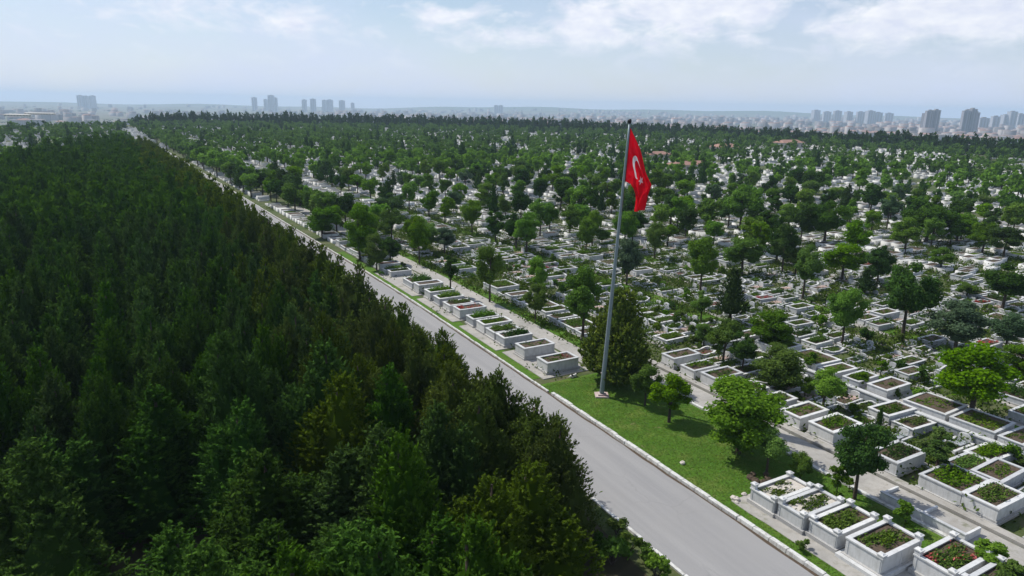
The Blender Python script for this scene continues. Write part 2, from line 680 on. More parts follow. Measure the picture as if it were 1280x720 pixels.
def conif(mat, H=7.2, Rr=2.3, z0=.5, tufts=420, per=22, tl=.5, lw=.12, top=.62, tr=.13, leaders=1):
    def f(rs):
        V, tone = crown_conifer(rs, H, Rr, z0, tufts, per, tl, lw, top) if leaders < 2 else crown_multi(rs, H, Rr, z0, tufts, per, tl, lw, top, leaders)
        return trunk_mesh('trunk', rs, H, tr, None, H * .9), cards_mesh('crown', V, tone, mat)
    return f


for mname in ('leaf_fresh', 'leaf_mid', 'leaf_dark', 'leaf_blue'):
    make_proto('near_' + mname, 4, broad(mname, 7000, .165, lobes=24))
    make_proto('mid_' + mname, 4, broad(mname, 2200, .29, lobes=20, z0=1.0))
make_proto('near_leaf_gold', 1, conif('leaf_gold', H=6, Rr=2.0, z0=.7, tufts=2700, per=10, tl=.3, lw=.13, top=.36, tr=.22, leaders=3))
make_proto('near_narrow', 2, broad('leaf_dark', 2600, .19, H=6, Rr=1.15, z0=1.2, lobes=16))
make_proto('near_young', 3, broad('leaf_mid', 1500, .11, H=2.0, Rr=.55, z0=.18, lobes=14, tr=.03))
make_proto('near_cone', 3, conif('leaf_dark', H=6, Rr=1.5, z0=1.2, tufts=520, per=10, tl=.4, lw=.14, top=.75))
make_proto('mid_cone', 3, conif('leaf_dark', H=6, Rr=1.6, z0=.8, tufts=160, per=8, tl=.6, lw=.24, top=.75))
make_proto('forest_olive', 5, conif('needle_olive', Rr=2.3, z0=.1, tufts=1700, per=15, tl=.40, lw=.10, top=.6, leaders=4))
make_proto('forest_green', 6, conif('needle_green', Rr=2.1, z0=.2, tufts=1500, per=15, tl=.40, lw=.10, top=.7, leaders=3))
make_proto('forest_olive_mid', 4, conif('needle_olive', Rr=2.2, z0=.1, tufts=620, per=8, tl=.45, lw=.17, top=.66, leaders=3))
make_proto('forest_green_mid', 5, conif('needle_green', Rr=2.0, z0=.2, tufts=560, per=8, tl=.45, lw=.17, top=.74, leaders=2))
for mname in ('leaf_fresh', 'leaf_mid'):
    make_proto('low_' + mname, 3, broad(mname, 8500, .165, z0=.35, Rr=2.2, lobes=32))


def shrub_proto(mat, cards, size):
    def f(rs):
        V, tone, L = crown_broad(rs, .85, .6, -.05, cards, size, 9)
        m = MB()
        for l in L[:5]:
            m.tube([(0, 0, -.03), (l[0] * .5, l[1] * .5, l[2] * .6), (l[0], l[1], l[2])], [.025, .018, .008], 5)
        return m.mesh('stem', ['bark'], True), cards_mesh('foliage', V, tone, mat)
    return f


make_proto('shrub_weed', 4, shrub_proto('weed', 420, .11))
make_proto('shrub_mid', 3, shrub_proto('leaf_mid', 420, .12))
make_proto('shrub_dark', 3, shrub_proto('leaf_dark', 420, .12))


def plant_mesh(rs, n, mat, hgt=.3, size=.09):
    """leafy planting over a unit bed"""
    k = max(4, n // 20)
    cx = rs.uniform(-.45, .45, (k, 2))
    hh = hgt * rs.uniform(.35, 1.0, k)
    idx = rs.randint(0, k, n)
    off = rs.normal(size=(n, 2)) * .085
    z = np.abs(rs.normal(size=n)) * .4 * hh[idx] + .02
    xy = np.clip(cx[idx] + off, -.52, .52)
    P = np.stack([xy[:, 0], xy[:, 1], z], 1)
    N = np.tile(np.array([[0, 0, 1.0]]), (n, 1))
    V = leaf_cards(P, N, size * .7, size * 1.3, rs, .35)
    return cards_mesh('foliage', V, rs.uniform(0, 1, n), mat)


PLANTS = [plant_mesh(np.random.RandomState(50 + i), n, m, h) for i, (n, m, h) in enumerate(
    [(420, 'weed', .3), (800, 'weed', .4), (320, 'leaf_mid', .35), (1000, 'leaf_mid', .6), (240, 'weed', .2), (160, 'flower_red', .3), (700, 'leaf_dark', .6)])]


# ------------------------------------------------------------------ ground, road, paths
EDGE_AZ = [-60, -37, -31, -26, -10, 10, 22, 37, 60]
EDGE_D = [520, 540, 600, 640, 620, 560, 500, 420, 400]


def edge(az_deg):
    return float(np.interp(az_deg, EDGE_AZ, EDGE_D))


def ground_z(x, y):
    r = math.hypot(x, y)
    az = math.degrees(math.atan2(x, y))
    e = edge(az)
    k = min(1, max(0, (r - e - 15) / 600))
    z = -40 * k * k * (3 - 2 * k)
    if r > 5200:
        a = rad(az)
        ridge = .55 + .45 * (.5 * math.sin(a * 7 + 1.0) + .3 * math.sin(a * 17 + 2) + .2 * math.sin(a * 41)) + .25 * max(0, math.sin((a + .05) * 3.2))
        w = math.exp(-((r - 7400) / 900.0) ** 2) + .45 * math.exp(-((r - 5900) / 400.0) ** 2) * (.5 + .5 * math.sin(a * 11 + .5))
        z += 62 * ridge * w
    return z


def build_ground():
    rings = [0, 10, 25, 60, 150, 300, 400] + list(np.linspace(430, 1400, 46)) + list(np.linspace(1500, 5000, 18)) + list(np.linspace(5200, 8800, 34))
    n = 240
    V = []
    for r in rings:
        for k in range(n):
            a = 2 * math.pi * k / n
            x, y = r * math.sin(a), r * math.cos(a)
            V.append((x, y, ground_z(x, y)))
    Q = []
    for i in range(len(rings) - 1):
        for k in range(n):
            j = (k + 1) % n
            Q.append((i * n + k, (i + 1) * n + k, (i + 1) * n + j, i * n + j))
    me = mesh('ground', V, Q, ['ground'], smooth=True)
    # ring order gives downward faces when wound the other way: make them face up
    if me.polygons[len(me.polygons) // 2].normal.z < 0:
        me.flip_normals()
    link('ground', me, kind='structure')


build_ground()


def ribbon(name, t0, t1, s0, s1, z, mat, step=2.0, wob=0.0, kind='structure', thick=None, **props):
    n = max(2, int((s1 - s0) / step) + 1)
    ss = np.linspace(s0, s1, n)
    m = MB()
    rr = random.Random(len(name) * 7 + int(s0))
    v = []
    for s in ss:
        a, b = t0 + rr.uniform(-wob, wob), t1 + rr.uniform(-wob, wob)
        v.append((*st(s, a), z)); v.append((*st(s, b), z))
    if thick is None:
        m.add(v, [(2 * i, 2 * i + 1, 2 * i + 3, 2 * i + 2) for i in range(n - 1)])
    else:
        k = len(v)
        v2 = v + [(p[0], p[1], z - thick) for p in v]
        q = []
        for i in range(n - 1):
            a, b, c, d = 2 * i, 2 * i + 1, 2 * i + 3, 2 * i + 2
            q += [(a, b, c, d), (a + k, a, d, d + k), (b, b + k, c + k, c)]
        q += [(k, k + 1, 1, 0), (2 * n - 2, 2 * n - 1, k + 2 * n - 1, k + 2 * n - 2)]
        m.add(v2, q)
    me = m.mesh(name, [mat])
    if thick is None and me.polygons[0].normal.z < 0:
        me.flip_normals()
    return link(name, me, kind=kind, **props)


ROWS = [(1.8, 57, 245, None), (9.1, 22.5, 400, None), (14.55, -16, 400, None), (17.0, -18, 17, None), (17.2, 18, 400, None), (20.0, -4.5, 16.5, None), (20.4, 18, 400, None)]
t_ = 25.6
while t_ < 118:
    if not 36.0 < t_ < 38.6:
        ROWS.append((t_, -20 - t_ * .25, 440, None))
    t_ += 2.95 + (1.2 if len(ROWS) % 3 == 0 else 0)
ribbon('road', -5.25, 0.0, -40, 520, .012, 'asphalt')
ribbon('forest_floor', -140, -6.3, -60, 262, .006, 'forest_litter', 6)
ribbon('verge', -6.6, -5.45, -40, 300, .010, 'ground', 3, .2)
# road kerbs: kerbstones with dark joints
def kerb(name, t0, t1, s0, s1, h, seg, mat, label=None):
    m = MB()
    s = s0
    rr = random.Random(3)
    while s < s1:
        e = min(s + seg, s1)
        a, b, c, d = st(s + .02, t0), st(s + .02, t1), st(e - .02, t1), st(e - .02, t0)
        dz = rr.uniform(-.012, .012)
        j = rr.uniform(-.03, .03)
        v = [(a[0], a[1], -.05), (b[0], b[1], -.05), (c[0], c[1], -.05), (d[0], d[1], -.05)]
        v += [(p[0] + j, p[1] + j * .5, h + dz) for p in (a, b, c, d)]
        m.add(v, [(3, 2, 1, 0), (4, 5, 6, 7), (0, 1, 5, 4), (1, 2, 6, 5), (2, 3, 7, 6), (3, 0, 4, 7)])
        s = e
    link(name, m.mesh(name, [mat]), kind='structure')


kerb('lawn_kerb', .02, .27, -16, 19.4, .19, 1.0, 'kerb_paint')
kerb('road_kerb', .02, .17, 19.9, 330, .11, 1.0, 'kerb_paint')
kerb('forest_kerb', -5.42, -5.26, -30, 330, .11, 1.0, 'kerb_paint')
ribbon('gutter', -.14, .02, -16, 120, .016, 'soil', 1.0, .05)
ribbon('lawn', .2, 7.9, -16, 21.3, .018, 'lawn_grass', 1.0, .04)
ribbon('grass_verge', .15, 1.45, 22.4, 74, .020, 'lawn_grass', 1.0, .12)
ribbon('grass_strip', 7.5, 9.0, 21.5, 130, .020, 'lawn_grass', 1.0, .25)
ribbon('grass_strip', 23.0, 25.2, -6, 130, .020, 'lawn_grass', 1.0, .3)
ribbon('grass_strip', 35.9, 38.6, -6, 130, .020, 'lawn_grass', 1.0, .3)
# paving: pads in front of the first row, the paths along the rows
for a, b in ((22.0, 28.6), (29.2, 36.6), (38.0, 47), (48.2, 60)):
    ribbon('pavement', .75 if a > 23 else 1.0, 5.3, a, b, .065, 'concrete', 2, 0, thick=.1)
ribbon('path', 5.6, 7.5, 19.0, 120, .05, 'concrete', 2, .02, thick=.1)
ribbon('path', 8.15, 10.35, -14, 21.4, .06, 'concrete', 1.2, .03, thick=.1)
ribbon('path', 10.45, 11.0, -14, 21.4, .2, 'concrete', 1.2, .02, thick=.25)
ribbon('path_edge', 7.9, 8.13, -14, 21.4, .13, 'kerb_paint', 1.2, .01, thick=.2)
ribbon('pavement', 1.05, 5.35, -14, 3.35, .045, 'concrete', 1.2, .04, thick=.1)
for k, (a, b) in enumerate(((13.95, 14.45),)):
    ribbon('path', a, b, -20 + k, 190, .035, 'concrete', 1.5, .08, thick=.1)
for a in sorted({round(q[0] - .55, 2) for q in ROWS if 17 < q[0] < 118 and q[0] != 20.0 and q[0] != 17.0}):
    ribbon('path', a, a + .5, -30 if a > 22 else 18, 330, .035, 'concrete', 3, .12, thick=.1)
ribbon('road', 120, 124, -120 + 60, 420, .012, 'asphalt')
ribbon('terrace', 19.75, 23.0, -5, 17, .5, 'concrete', 2, .0, thick=.6)

# ------------------------------------------------------------------ sun, sky
SUN_AZ = rad(180 - 33)      # where the light comes from, measured from +x
SUN_EL = rad(53)
sd = Vector((math.cos(SUN_AZ) * math.cos(SUN_EL), math.sin(SUN_AZ) * math.cos(SUN_EL), math.sin(SUN_EL)))
ld = bpy.data.lights.new('sun', 'SUN')
ld.energy = 4.2; ld.angle = rad(.53); ld.color = (1, .955, .88)
sun = bpy.data.objects.new('sun', ld); C.objects.link(sun)
sun.rotation_euler = (-sd).to_track_quat('-Z', 'Y').to_euler()
sun.location = (0, 0, 60)


def build_world():
    w = bpy.data.worlds.new('World')
    bpy.context.scene.world = w
    w.use_nodes = True
    t = w.node_tree
    t.nodes.clear()
    h = NT.__new__(NT)
    h.t = t
    out = t.nodes.new('ShaderNodeOutputWorld')
    bg = t.nodes.new('ShaderNodeBackground')
    bg.inputs['Strength'].default_value = .10
    sky = t.nodes.new('ShaderNodeTexSky')
    sky.sky_type = 'NISHITA'; sky.sun_disc = False
    sky.sun_elevation = SUN_EL
    sky.sun_rotation = math.atan2(sd.x, sd.y)
    sky.altitude = 900; sky.air_density = 1.2; sky.dust_density = .7; sky.ozone_density = 2.0
    tc = t.nodes.new('ShaderNodeTexCoord')
    sp = t.nodes.new('ShaderNodeSeparateXYZ'); t.links.new(tc.outputs['Generated'], sp.inputs[0])
    az = h.math('ARCTAN2', sp.outputs[0], sp.outputs[1])
    el = h.math('ARCSINE', sp.outputs[2])
    cb = t.nodes.new('ShaderNodeCombineXYZ')
    t.links.new(h.math('MULTIPLY', az, 1.0), cb.inputs[0])
    t.links.new(h.math('MULTIPLY', el, 2.1), cb.inputs[1])
    n1 = h.noise(15.0, 9, .6, cb.outputs[0], dist=.3)
    n2 = h.noise(3.0, 5, .55, cb.outputs[0])
    # banks of cumulus: (azimuth deg, elevation deg, half widths deg, weight)
    tot = None
    for a, e, wa, we, k in ((5.2, 6.5, 2.6, 1.3, .34), (11, 7.2, 4.0, 1.5, .36), (17, 7.6, 4.0, 1.5, .32), (26, 6.2, 3.4, 1.1, .32), (31, 7.2, 4.2, 1.6, .38), (38, 7.4, 5, 1.7, .34),
                            (-5.5, 6.8, 2.8, .7, .26), (-1, 5.2, 3.6, .8, .20), (-24, 6.3, 8, 1.4, .16), (-15, 5.2, 5, .7, .12), (10, 5.0, 8, 1.0, .16), (33, 5.2, 7, 1.0, .16), (20, 22, 40, 9, .12), (-60, 25, 40, 12, .12)):
        gx = h.math('DIVIDE', h.math('SUBTRACT', az, rad(a)), rad(wa))
        gy = h.math('DIVIDE', h.math('SUBTRACT', el, rad(e)), rad(we))
        d2 = h.math('ADD', h.math('MULTIPLY', gx, gx), h.math('MULTIPLY', gy, gy))
        g = h.math('MULTIPLY', h.math('EXPONENT', h.math('MULTIPLY', d2, -1.0)), k)
        tot = g if tot is None else h.math('ADD', tot, g)
    dens = h.math('ADD', n1, tot)
    cum = h.math('MULTIPLY', h.ramp(dens, .53, .76), h.ramp(el, rad(1.6), rad(5.6)))
    veil = h.math('ADD', h.math('MULTIPLY', h.ramp(n2, .3, .7), .55), h.math('MULTIPLY', h.ramp(el, .15, .0), .55), True)
    shade = h.ramp(h.noise(26.0, 6, .6, cb.outputs[0]), .3, .7)
    cloud = h.mix(shade, (7.1, 7.5, 8.9), (9.4, 9.5, 9.9))
    col = h.mix(veil, sky.outputs[0], (6.5, 7.15, 9.1))
    col = h.mix(h.math('MULTIPLY', cum, .9), col, cloud)
    t.links.new(col, bg.inputs[0])
    t.links.new(bg.outputs[0], out.inputs[0])
    w.cycles.sampling_method = 'MANUAL'
    w.cycles.sample_map_resolution = 512


build_world()

# ------------------------------------------------------------------ haze
def build_haze():
    m = MB()
    m.box(-9200, 9200, -600, 9200, -44, 92)
    t = NT('haze_air')
    v = t.n('VolumePrincipled')
    v.inputs['Color'].default_value = (.62, .80, 1.0, 1)
    v.inputs['Density'].default_value = HAZE
    v.inputs['Anisotropy'].default_value = .1
    v.inputs['Density Attribute'].default_value = ''
    v.inputs['Color Attribute'].default_value = ''
    v.inputs['Temperature Attribute'].default_value = ''
    t.l(v.outputs[0], t.out.inputs['Volume'])
    link('haze', m.mesh('haze', ['haze_air']), kind='stuff')


HAZE = .00017
build_haze()

# ------------------------------------------------------------------ graves
def rect(x0, x1, y0, y1):
    return [(x0, y0), (x1, y0), (x1, y1), (x0, y1)]


def soil_mesh(x0, x1, y0, y1, z, rs, mat='soil'):
    n = 7
    V, Q = [], []
    for i in range(n):
        for j in range(n):
            edge_ = i in (0, n - 1) or j in (0, n - 1)
            V.append((x0 + (x1 - x0) * i / (n - 1), y0 + (y1 - y0) * j / (n - 1), z + (0 if edge_ else rs.uniform(-.02, .07))))
    for i in range(n - 1):
        for j in range(n - 1):
            Q.append((i * n + j, (i + 1) * n + j, (i + 1) * n + j + 1, i * n + j + 1))
    return mesh('soil_bed', V, Q, [mat], smooth=True)


def plant_part(idx, L, W, z, x0=0.0):
    return ('foliage', PLANTS[idx], {'location': (x0 + L / 2, 0, z), 'scale': (L - .5, W - .5, 1.0)})


def box_grave(L, W, H, wall='marble', plinth=.16, pl='plinth_stone', step=0.0, seed=0):
    rs = np.random.RandomState(seed)
    m = MB()
    m.box(-.12, L + .12, -W / 2 - .10, W / 2 + .10, 0, plinth)
    if step:
        m.box(-.02 - step * .2, L + .02 + step * .2, -W / 2 - .05, W / 2 + .05, plinth - .003, plinth + step)
    pm = m.mesh('plinth', [pl])
    z0 = plinth + step
    m = MB()
    m.ring(rect(0, L, -W / 2, W / 2), rect(.11, L - .11, -W / 2 + .11, W / 2 - .11), z0 - .004, H - .07)
    # sunk side panels: a raised frame on the two long sides and the two ends
    wm = m.mesh('wall', [wall])
    m = MB()
    m.ring(rect(-.045, L + .045, -W / 2 - .045, W / 2 + .045), rect(.17, L - .17, -W / 2 + .17, W / 2 - .17), H - .07, H)
    cm = m.mesh('coping', ['marble'])
    sm = soil_mesh(.10, L - .10, -W / 2 + .10, W / 2 - .10, H - .1, rs)
    return [('plinth', pm), ('wall', wm), ('coping', cm), ('soil_bed', sm)]


def frame_bars(L, W, z0, z1, d=.018, w=.09):
    """raised border strips round each panel of the side walls"""
    m = MB()
    m.ring(rect(0, L, -W / 2, W / 2), rect(.11, L - .11, -W / 2 + .11, W / 2 - .11), z0 - .004, z1 + .01)
    for y in (-1, 1):
        a, b = (W / 2, W / 2 + d) if y > 0 else (-W / 2 - d, -W / 2)
        m.box(.06, .06 + w, a, b, z0, z1); m.box(L - .06 - w, L - .06, a, b, z0, z1)
        m.box(L / 2 - w / 2, L / 2 + w / 2, a, b, z0, z1)
    for x in (0, 1):
        a, b = (L, L + d) if x else (-d, 0)
        m.box(a, b, -W / 2 + .05, -W / 2 + .05 + w, z0, z1); m.box(a, b, W / 2 - .05 - w, W / 2 - .05, z0, z1)
    return m.mesh('wall', ['marble'])


def post_grave(L, W, H, posts, seed, soil='soil'):
    parts = box_grave(L, W, H, plinth=.2, step=.0, seed=seed)
    parts[3] = ('soil_bed', soil_mesh(.10, L - .10, -W / 2 + .10, W / 2 - .10, H - .14, np.random.RandomState(seed), soil))
    parts[1] = ('wall', frame_bars(L, W, .2, H - .08))
    for (ix, iy, tall) in posts:
        x = -.02 if ix == 0 else L + .02 - .26
        y = (-W / 2 - .02) if iy == 0 else (W / 2 + .02 - .26)
        m = MB(); m.box(x, x + .26, y, y + .26, H + .001, H + tall)
        cap = MB(); cap.box(x - .03, x + .29, y - .03, y + .29, H + tall, H + tall + .05)
        cap.box(x + .01, x + .25, y + .01, y + .25, H + tall + .05, H + tall + .10, taper=.07)
        parts.append(('corner_post', m.mesh('corner_post', ['marble']), {}, [('post_cap', cap.mesh('post_cap', ['marble']))]))
    return parts


def scallop_grave(L, W, H, seed=0, wall='marble'):
    rs = np.random.RandomState(seed)
    n = 40
    out, inn, zt, zc = [], [], [], []
    ph = rs.uniform(.35, .7)
    for i in range(n):
        a = 2 * math.pi * i / n
        c, s = math.cos(a), math.sin(a)
        ex = 3.2
        r = (abs(c) ** ex + abs(s) ** ex) ** (-1 / ex)
        x = L / 2 + L / 2 * r * c
        bul = 1 + .10 * math.sin(math.pi * x / L * 2) * (1 if ph > .5 else -1)
        y = W / 2 * r * s * bul
        out.append((x, y))
        inn.append((L / 2 + (x - L / 2) * (1 - .30 / L), y * (1 - .26 / W)))
        k = abs(2 * x / L - 1)
        zt.append(H * (.58 + .42 * k ** 1.6) + .05 * math.sin(a * 6 + ph * 9))
    m = MB(); m.box(-.1, L + .1, -W / 2 - .14, W / 2 + .14, 0, .12)
    pm = m.mesh('plinth', ['plinth_stone'])
    m = MB(); m.ring(out, inn, .118, zt)
    wm = m.mesh('wall', [wall], False)
    sm = soil_mesh(.28, L - .28, -W / 2 + .24, W / 2 - .24, H * .5, rs)
    # a lip of soil reaches the curved wall
    m = MB()
    m.ring([(x * .995 + .01, y * .99) for x, y in inn], [(L / 2 + (x - L / 2) * .7, y * .7) for x, y in inn], H * .44, H * .5)
    cm = MB()
    oc = [(L / 2 + (x - L / 2) * (1 + .05 / L), y * (1 + .06 / W)) for x, y in out]
    ic = [(L / 2 + (x - L / 2) * (1 - .04 / L), y * (1 - .04 / W)) for x, y in inn]
    cm.ring(oc, ic, zt, [z + .05 for z in zt])
    return [('plinth', pm), ('wall', wm), ('coping', cm.mesh('coping', ['marble'])), ('soil_bed', m.mesh('soil_bed', ['soil'])), ('soil_bed', sm)]


def flat_grave(L, W, H, seed=0, stone='marble', pink=False):
    rs = np.random.RandomState(seed)
    m = MB(); m.ring(rect(0, L, -W / 2, W / 2), rect(.16, L - .16, -W / 2 + .16, W / 2 - .16), 0, H)
    wm = m.mesh('kerb', [stone])
    sm = soil_mesh(.15, L - .15, -W / 2 + .15, W / 2 - .15, H - .07, rs)
    m = MB(); m.box(L * .45, L - .2, -W / 2 + .24, W / 2 - .24, H - .12, H + .06)
    cm = m.mesh('cover_slab', ['pink_stone' if pink else 'grey_marble'])
    m = MB()
    # upright stone with a rounded head
    w, h = W * .30, .62
    prof = [(-w, 0), (w, 0), (w, h * .7)] + [(w * math.cos(a), h * .7 + h * .3 * math.sin(a)) for a in (.5, 1.05, 1.57, 2.09, 2.64)] + [(-w, h * .7)]
    n = len(prof)
    xs = (L - .14, L - .02)
    v = [(xs[0], y, H + z) for y, z in prof] + [(xs[1], y, H + z) for y, z in prof]
    m.v = v
    for i in range(n):
        j = (i + 1) % n
        m.q.append((i, j, n + j, n + i)); m.m.append(0)
    m.q.append(tuple(range(n))[::-1]); m.q.append(tuple(range(n, 2 * n))); m.m += [0, 0]
    hm = m.mesh('headstone', ['marble'])
    return [('kerb', wm), ('soil_bed', sm), ('cover_slab', cm), ('headstone', hm)]


GRAVES = {
    'box': [box_grave(2.9, 1.55, .92, seed=1), box_grave(2.8, 1.5, .82, 'grey_marble', seed=2), box_grave(2.7, 1.6, .75, seed=3), box_grave(2.9, 1.5, .98, 'marble', .14, 'plinth_stone', .12, seed=4)],
    'double': [box_grave(2.9, 3.0, .9, seed=5), box_grave(2.8, 2.7, .75, 'grey_marble', seed=6)],
    'scallop': [scallop_grave(2.5, 1.45, .7, 7), scallop_grave(2.3, 1.3, .6, 8, 'grey_marble'), scallop_grave(2.6, 1.6, .75, 9), scallop_grave(2.2, 1.25, .55, 10)],
    'flat': [flat_grave(2.3, 1.25, .32, 11), flat_grave(2.2, 1.2, .28, 12, 'grey_marble'), flat_grave(2.4, 1.3, .4, 13, 'marble', True)],
}
GSIZE = {'box': (2.85, 1.55, .85), 'double': (2.85, 2.85, .82), 'scallop': (2.4, 1.4, .6), 'flat': (2.3, 1.25, .3)}
GNAME = {'box': 'box_grave', 'double': 'double_grave', 'scallop': 'curved_grave', 'flat': 'low_grave'}
GLOOK = {'box': 'boxy white marble grave', 'double': 'wide double marble grave', 'scallop': 'curved white marble grave', 'flat': 'low grave with headstone'}
PLOOK = ['with sparse weeds', 'full of weeds', 'with a few green plants', 'with thick green planting', 'with scattered seedlings', 'with red flowers', 'with dark bushy planting']

# the hand placed ones: near rows, (s of the near side, t, W, L, H, ...)
hand = []


def hand_grave(s_mid, t0, parts, label, name='box_grave', z=0.06, sc=(1, 1, 1), group=None):
    x, y = st(s_mid, t0)
    spawn(name, label, 'grave', group, (x, y, z), head(s_mid), parts, sc)
    hand.append((s_mid, t0, 1.6))


POSTS_A = [(0, 1, .22), (0, 0, .12), (1, 1, .14), (1, 0, .12)]
NG = 'nearest graves beside the lawn'
hand_grave(2.05, 1.85, post_grave(2.95, 1.5, .86, POSTS_A, 21, 'rubble') + [plant_part(4, 2.9, 1.5, .74)],
           'white posted grave next to the open lawn, cracked dry slabs and dead weeds inside', 'posted_grave', .045, group=NG)
hand_grave(.38, 1.95, post_grave(3.0, 1.5, .90, POSTS_A, 22, 'rubble') + [plant_part(0, 2.9, 1.5, .78)],
           'second posted grave from the lawn, pale broken slabs with weeds on one edge', 'posted_grave', .045, group=NG)
hand_grave(-1.35, 2.1, post_grave(3.0, 1.5, .92, [(0, 1, .12), (0, 0, .10), (1, 1, .16), (1, 0, .14)], 23) + [plant_part(1, 2.9, 1.5, .8)],
           'third posted grave from the lawn, its bed covered with short green weeds', 'posted_grave', .045, group=NG)
pg = post_grave(3.0, 1.75, 1.02, [(0, 0, .06), (1, 1, .18), (1, 0, .16)], 24)
m_ = MB(); m_.box(-.35, 3.3, -1.1, 1.1, 0, .17); pg.append(('step', m_.mesh('step', ['marble'])))
hand_grave(-3.35, 2.2, pg + [plant_part(2, 2.9, 1.7, .9), plant_part(0, 2.0, 1.2, .9, .5)],
           'tall posted grave on a wide marble step, dark soil with a few green plants', 'posted_grave', .045, group=NG)
hand_grave(-5.5, 3.9, post_grave(3.0, 1.7, .95, POSTS_A, 25) + [plant_part(1, 2.9, 1.6, .8), plant_part(5, 2.9, 1.6, .82)],
           'posted grave cut by the bottom picture edge, reddish soil and weeds', 'posted_grave', .045, group=NG)
hand_grave(-5.5 - 2.0, 3.9, post_grave(3.0, 1.7, .95, POSTS_A, 26) + [plant_part(1, 2.9, 1.6, .8)],
           'posted grave in the bottom corner of the picture behind a young shrub', 'posted_grave', .045, group=NG)

# first row beyond the lawn, along the road (measured near ends of each box)
ROADROW = [(23.45, 'box', 0, 5, 'boxy white grave standing alone at the lawn corner with red flowers'),
           (26.9, 'box', 3, 2, 'boxy white grave second from the lawn corner along the roadside row'),
           (30.3, 'box', 1, 6, 'grey-sided grave with dark bushy planting, third along the roadside row'),
           (32.2, 'box', 2, 1, 'weedy white grave, fourth along the roadside row from the lawn'),
           (34.1, 'box', 0, 1, 'white grave full of weeds, fifth along the roadside row'),
           (36.3, 'box', 1, 3, 'white grave with thick green planting, sixth along the roadside row'),
           (39.2, 'box', 0, 5, 'white grave with red planting beside a tall dark tree by the road'),
           (41.6, 'box', 2, 0, 'white grave with sparse weeds, eighth along the roadside row'),
           (44.0, 'box', 1, 3, 'white grave with dense green bed, ninth along the roadside row'),
           (46.4, 'box', 0, 3, 'white grave with green bed, tenth along the roadside row'),
           (49.4, 'box', 3, 4, 'white grave with bare soil bed, eleventh along the roadside row'),
           (52.0, 'double', 1, 6, 'wide double grave overgrown with dark plants near two roadside trees'),
           ]
for s_, k_, v_, p_, lab in ROADROW:
    L_, W_, H_ = GSIZE[k_]
    pp = [plant_part(p_, L_, W_, H_ - .08)] if s_ > 24 else [plant_part(4, L_, W_, H_ - .08), plant_part(5, 1.0, 1.3, H_ - .06, 1.75)]
    hand_grave(s_, 1.75, GRAVES[k_][v_] + pp, lab, GNAME[k_], .065, group='roadside row of graves')

# row across the path from the lawn
PATHROW = [(7.9, 'box', 0, 2, 1.05, 'white grave with low plants behind the lawn trees'), (5.6, 'box', 3, 3, 1.25, 'large stepped white grave with green bed across the path from the lawn'),
           (1.5, 'box', 0, 6, 1.15, 'white grave with dark plants behind the leaning dark tree'), (-1.7, 'double', 0, 3, .78, 'wide white grave overgrown with big leafy bush across the path'),
           (-3.7, 'box', 3, 3, 1.2, 'tall white grave with thick green planting beside the overgrown one'), (-6.6, 'box', 1, 1, 1.0, 'white grave with weeds across the path near the picture corner'),
           (10.2, 'box', 1, 1, 1.0, 'grey-sided grave with weeds behind the big light green tree'), (12.6, 'box', 2, 4, 1.0, 'low white grave with seedlings behind the big light green tree'),
           (15.2, 'box', 0, 0, 1.05, 'white grave with dry brown bed behind the lawn, across the path'), (17.4, 'box', 2, 2, .95, 'smaller white grave behind the golden tree, across the path'),
           (19.6, 'box', 3, 0, 1.0, 'white grave with brown soil just behind the golden tree')]
for s_, k_, v_, p_, w_, lab in PATHROW:
    L_, W_, H_ = GSIZE[k_]
    hand_grave(s_, 11.15, GRAVES[k_][v_] + [plant_part(p_, L_, W_, H_ - .08)], lab, GNAME[k_], .06, (.96, w_ * .95, .98), group='row of graves across the path')

# the remaining rows
auto = []
for ri, (t0, sa, sb, _n) in enumerate(ROWS):
    rr = random.Random(100 + ri)
    s_ = sa + rr.uniform(0, 1)
    style = rr.choice(['box', 'mix', 'mix', 'scallop', 'low'])
    if t0 in (14.6,):
        style = 'scallop'
    if t0 in (9.1, 20.0, 25.6, 1.8):
        style = 'box'
    run = rr.randint(4, 16)
    while s_ < sb:
        if run <= 0:
            run = rr.randint(4, 16); s_ += rr.choice([1.5, 2.5, 5.0]); style = rr.choice(['box', 'mix', 'mix', 'scallop', 'low', style])
        k_ = {'box': ['box', 'box', 'box', 'double'], 'mix': ['box', 'scallop', 'flat', 'flat', 'double'], 'scallop': ['scallop', 'scallop', 'flat', 'box'], 'low': ['flat', 'flat', 'scallop', 'box']}[style][rr.randint(0, 3)]
        W_ = GSIZE[k_][1] * (.86 if t0 > 24 else .95)
        s_ += W_ / 2
        x, y = st(s_, t0)
        if seen(x, y, 0, 40):
            auto.append((s_, t0 + rr.uniform(-.15, .15), k_, ri, x, y, rr.random()))
        s_ += W_ / 2 + rr.choice([.12, .16, .22, .3, .5, 1.3]) * rr.uniform(.9, 1.2)
        run -= 1
auto.sort(key=lambda a: math.hypot(a[4], a[5]))
NIND = 430
cnt = {}
stuff_g = []
ROW_T = sorted({{17.2: 17.0, 20.4: 20.0}.get(q[0], q[0]) for q in ROWS})


def row_no(ri):
    t0 = ROWS[ri][0]
    return ROW_T.index({17.2: 17.0, 20.4: 20.0}.get(t0, t0)) + 1


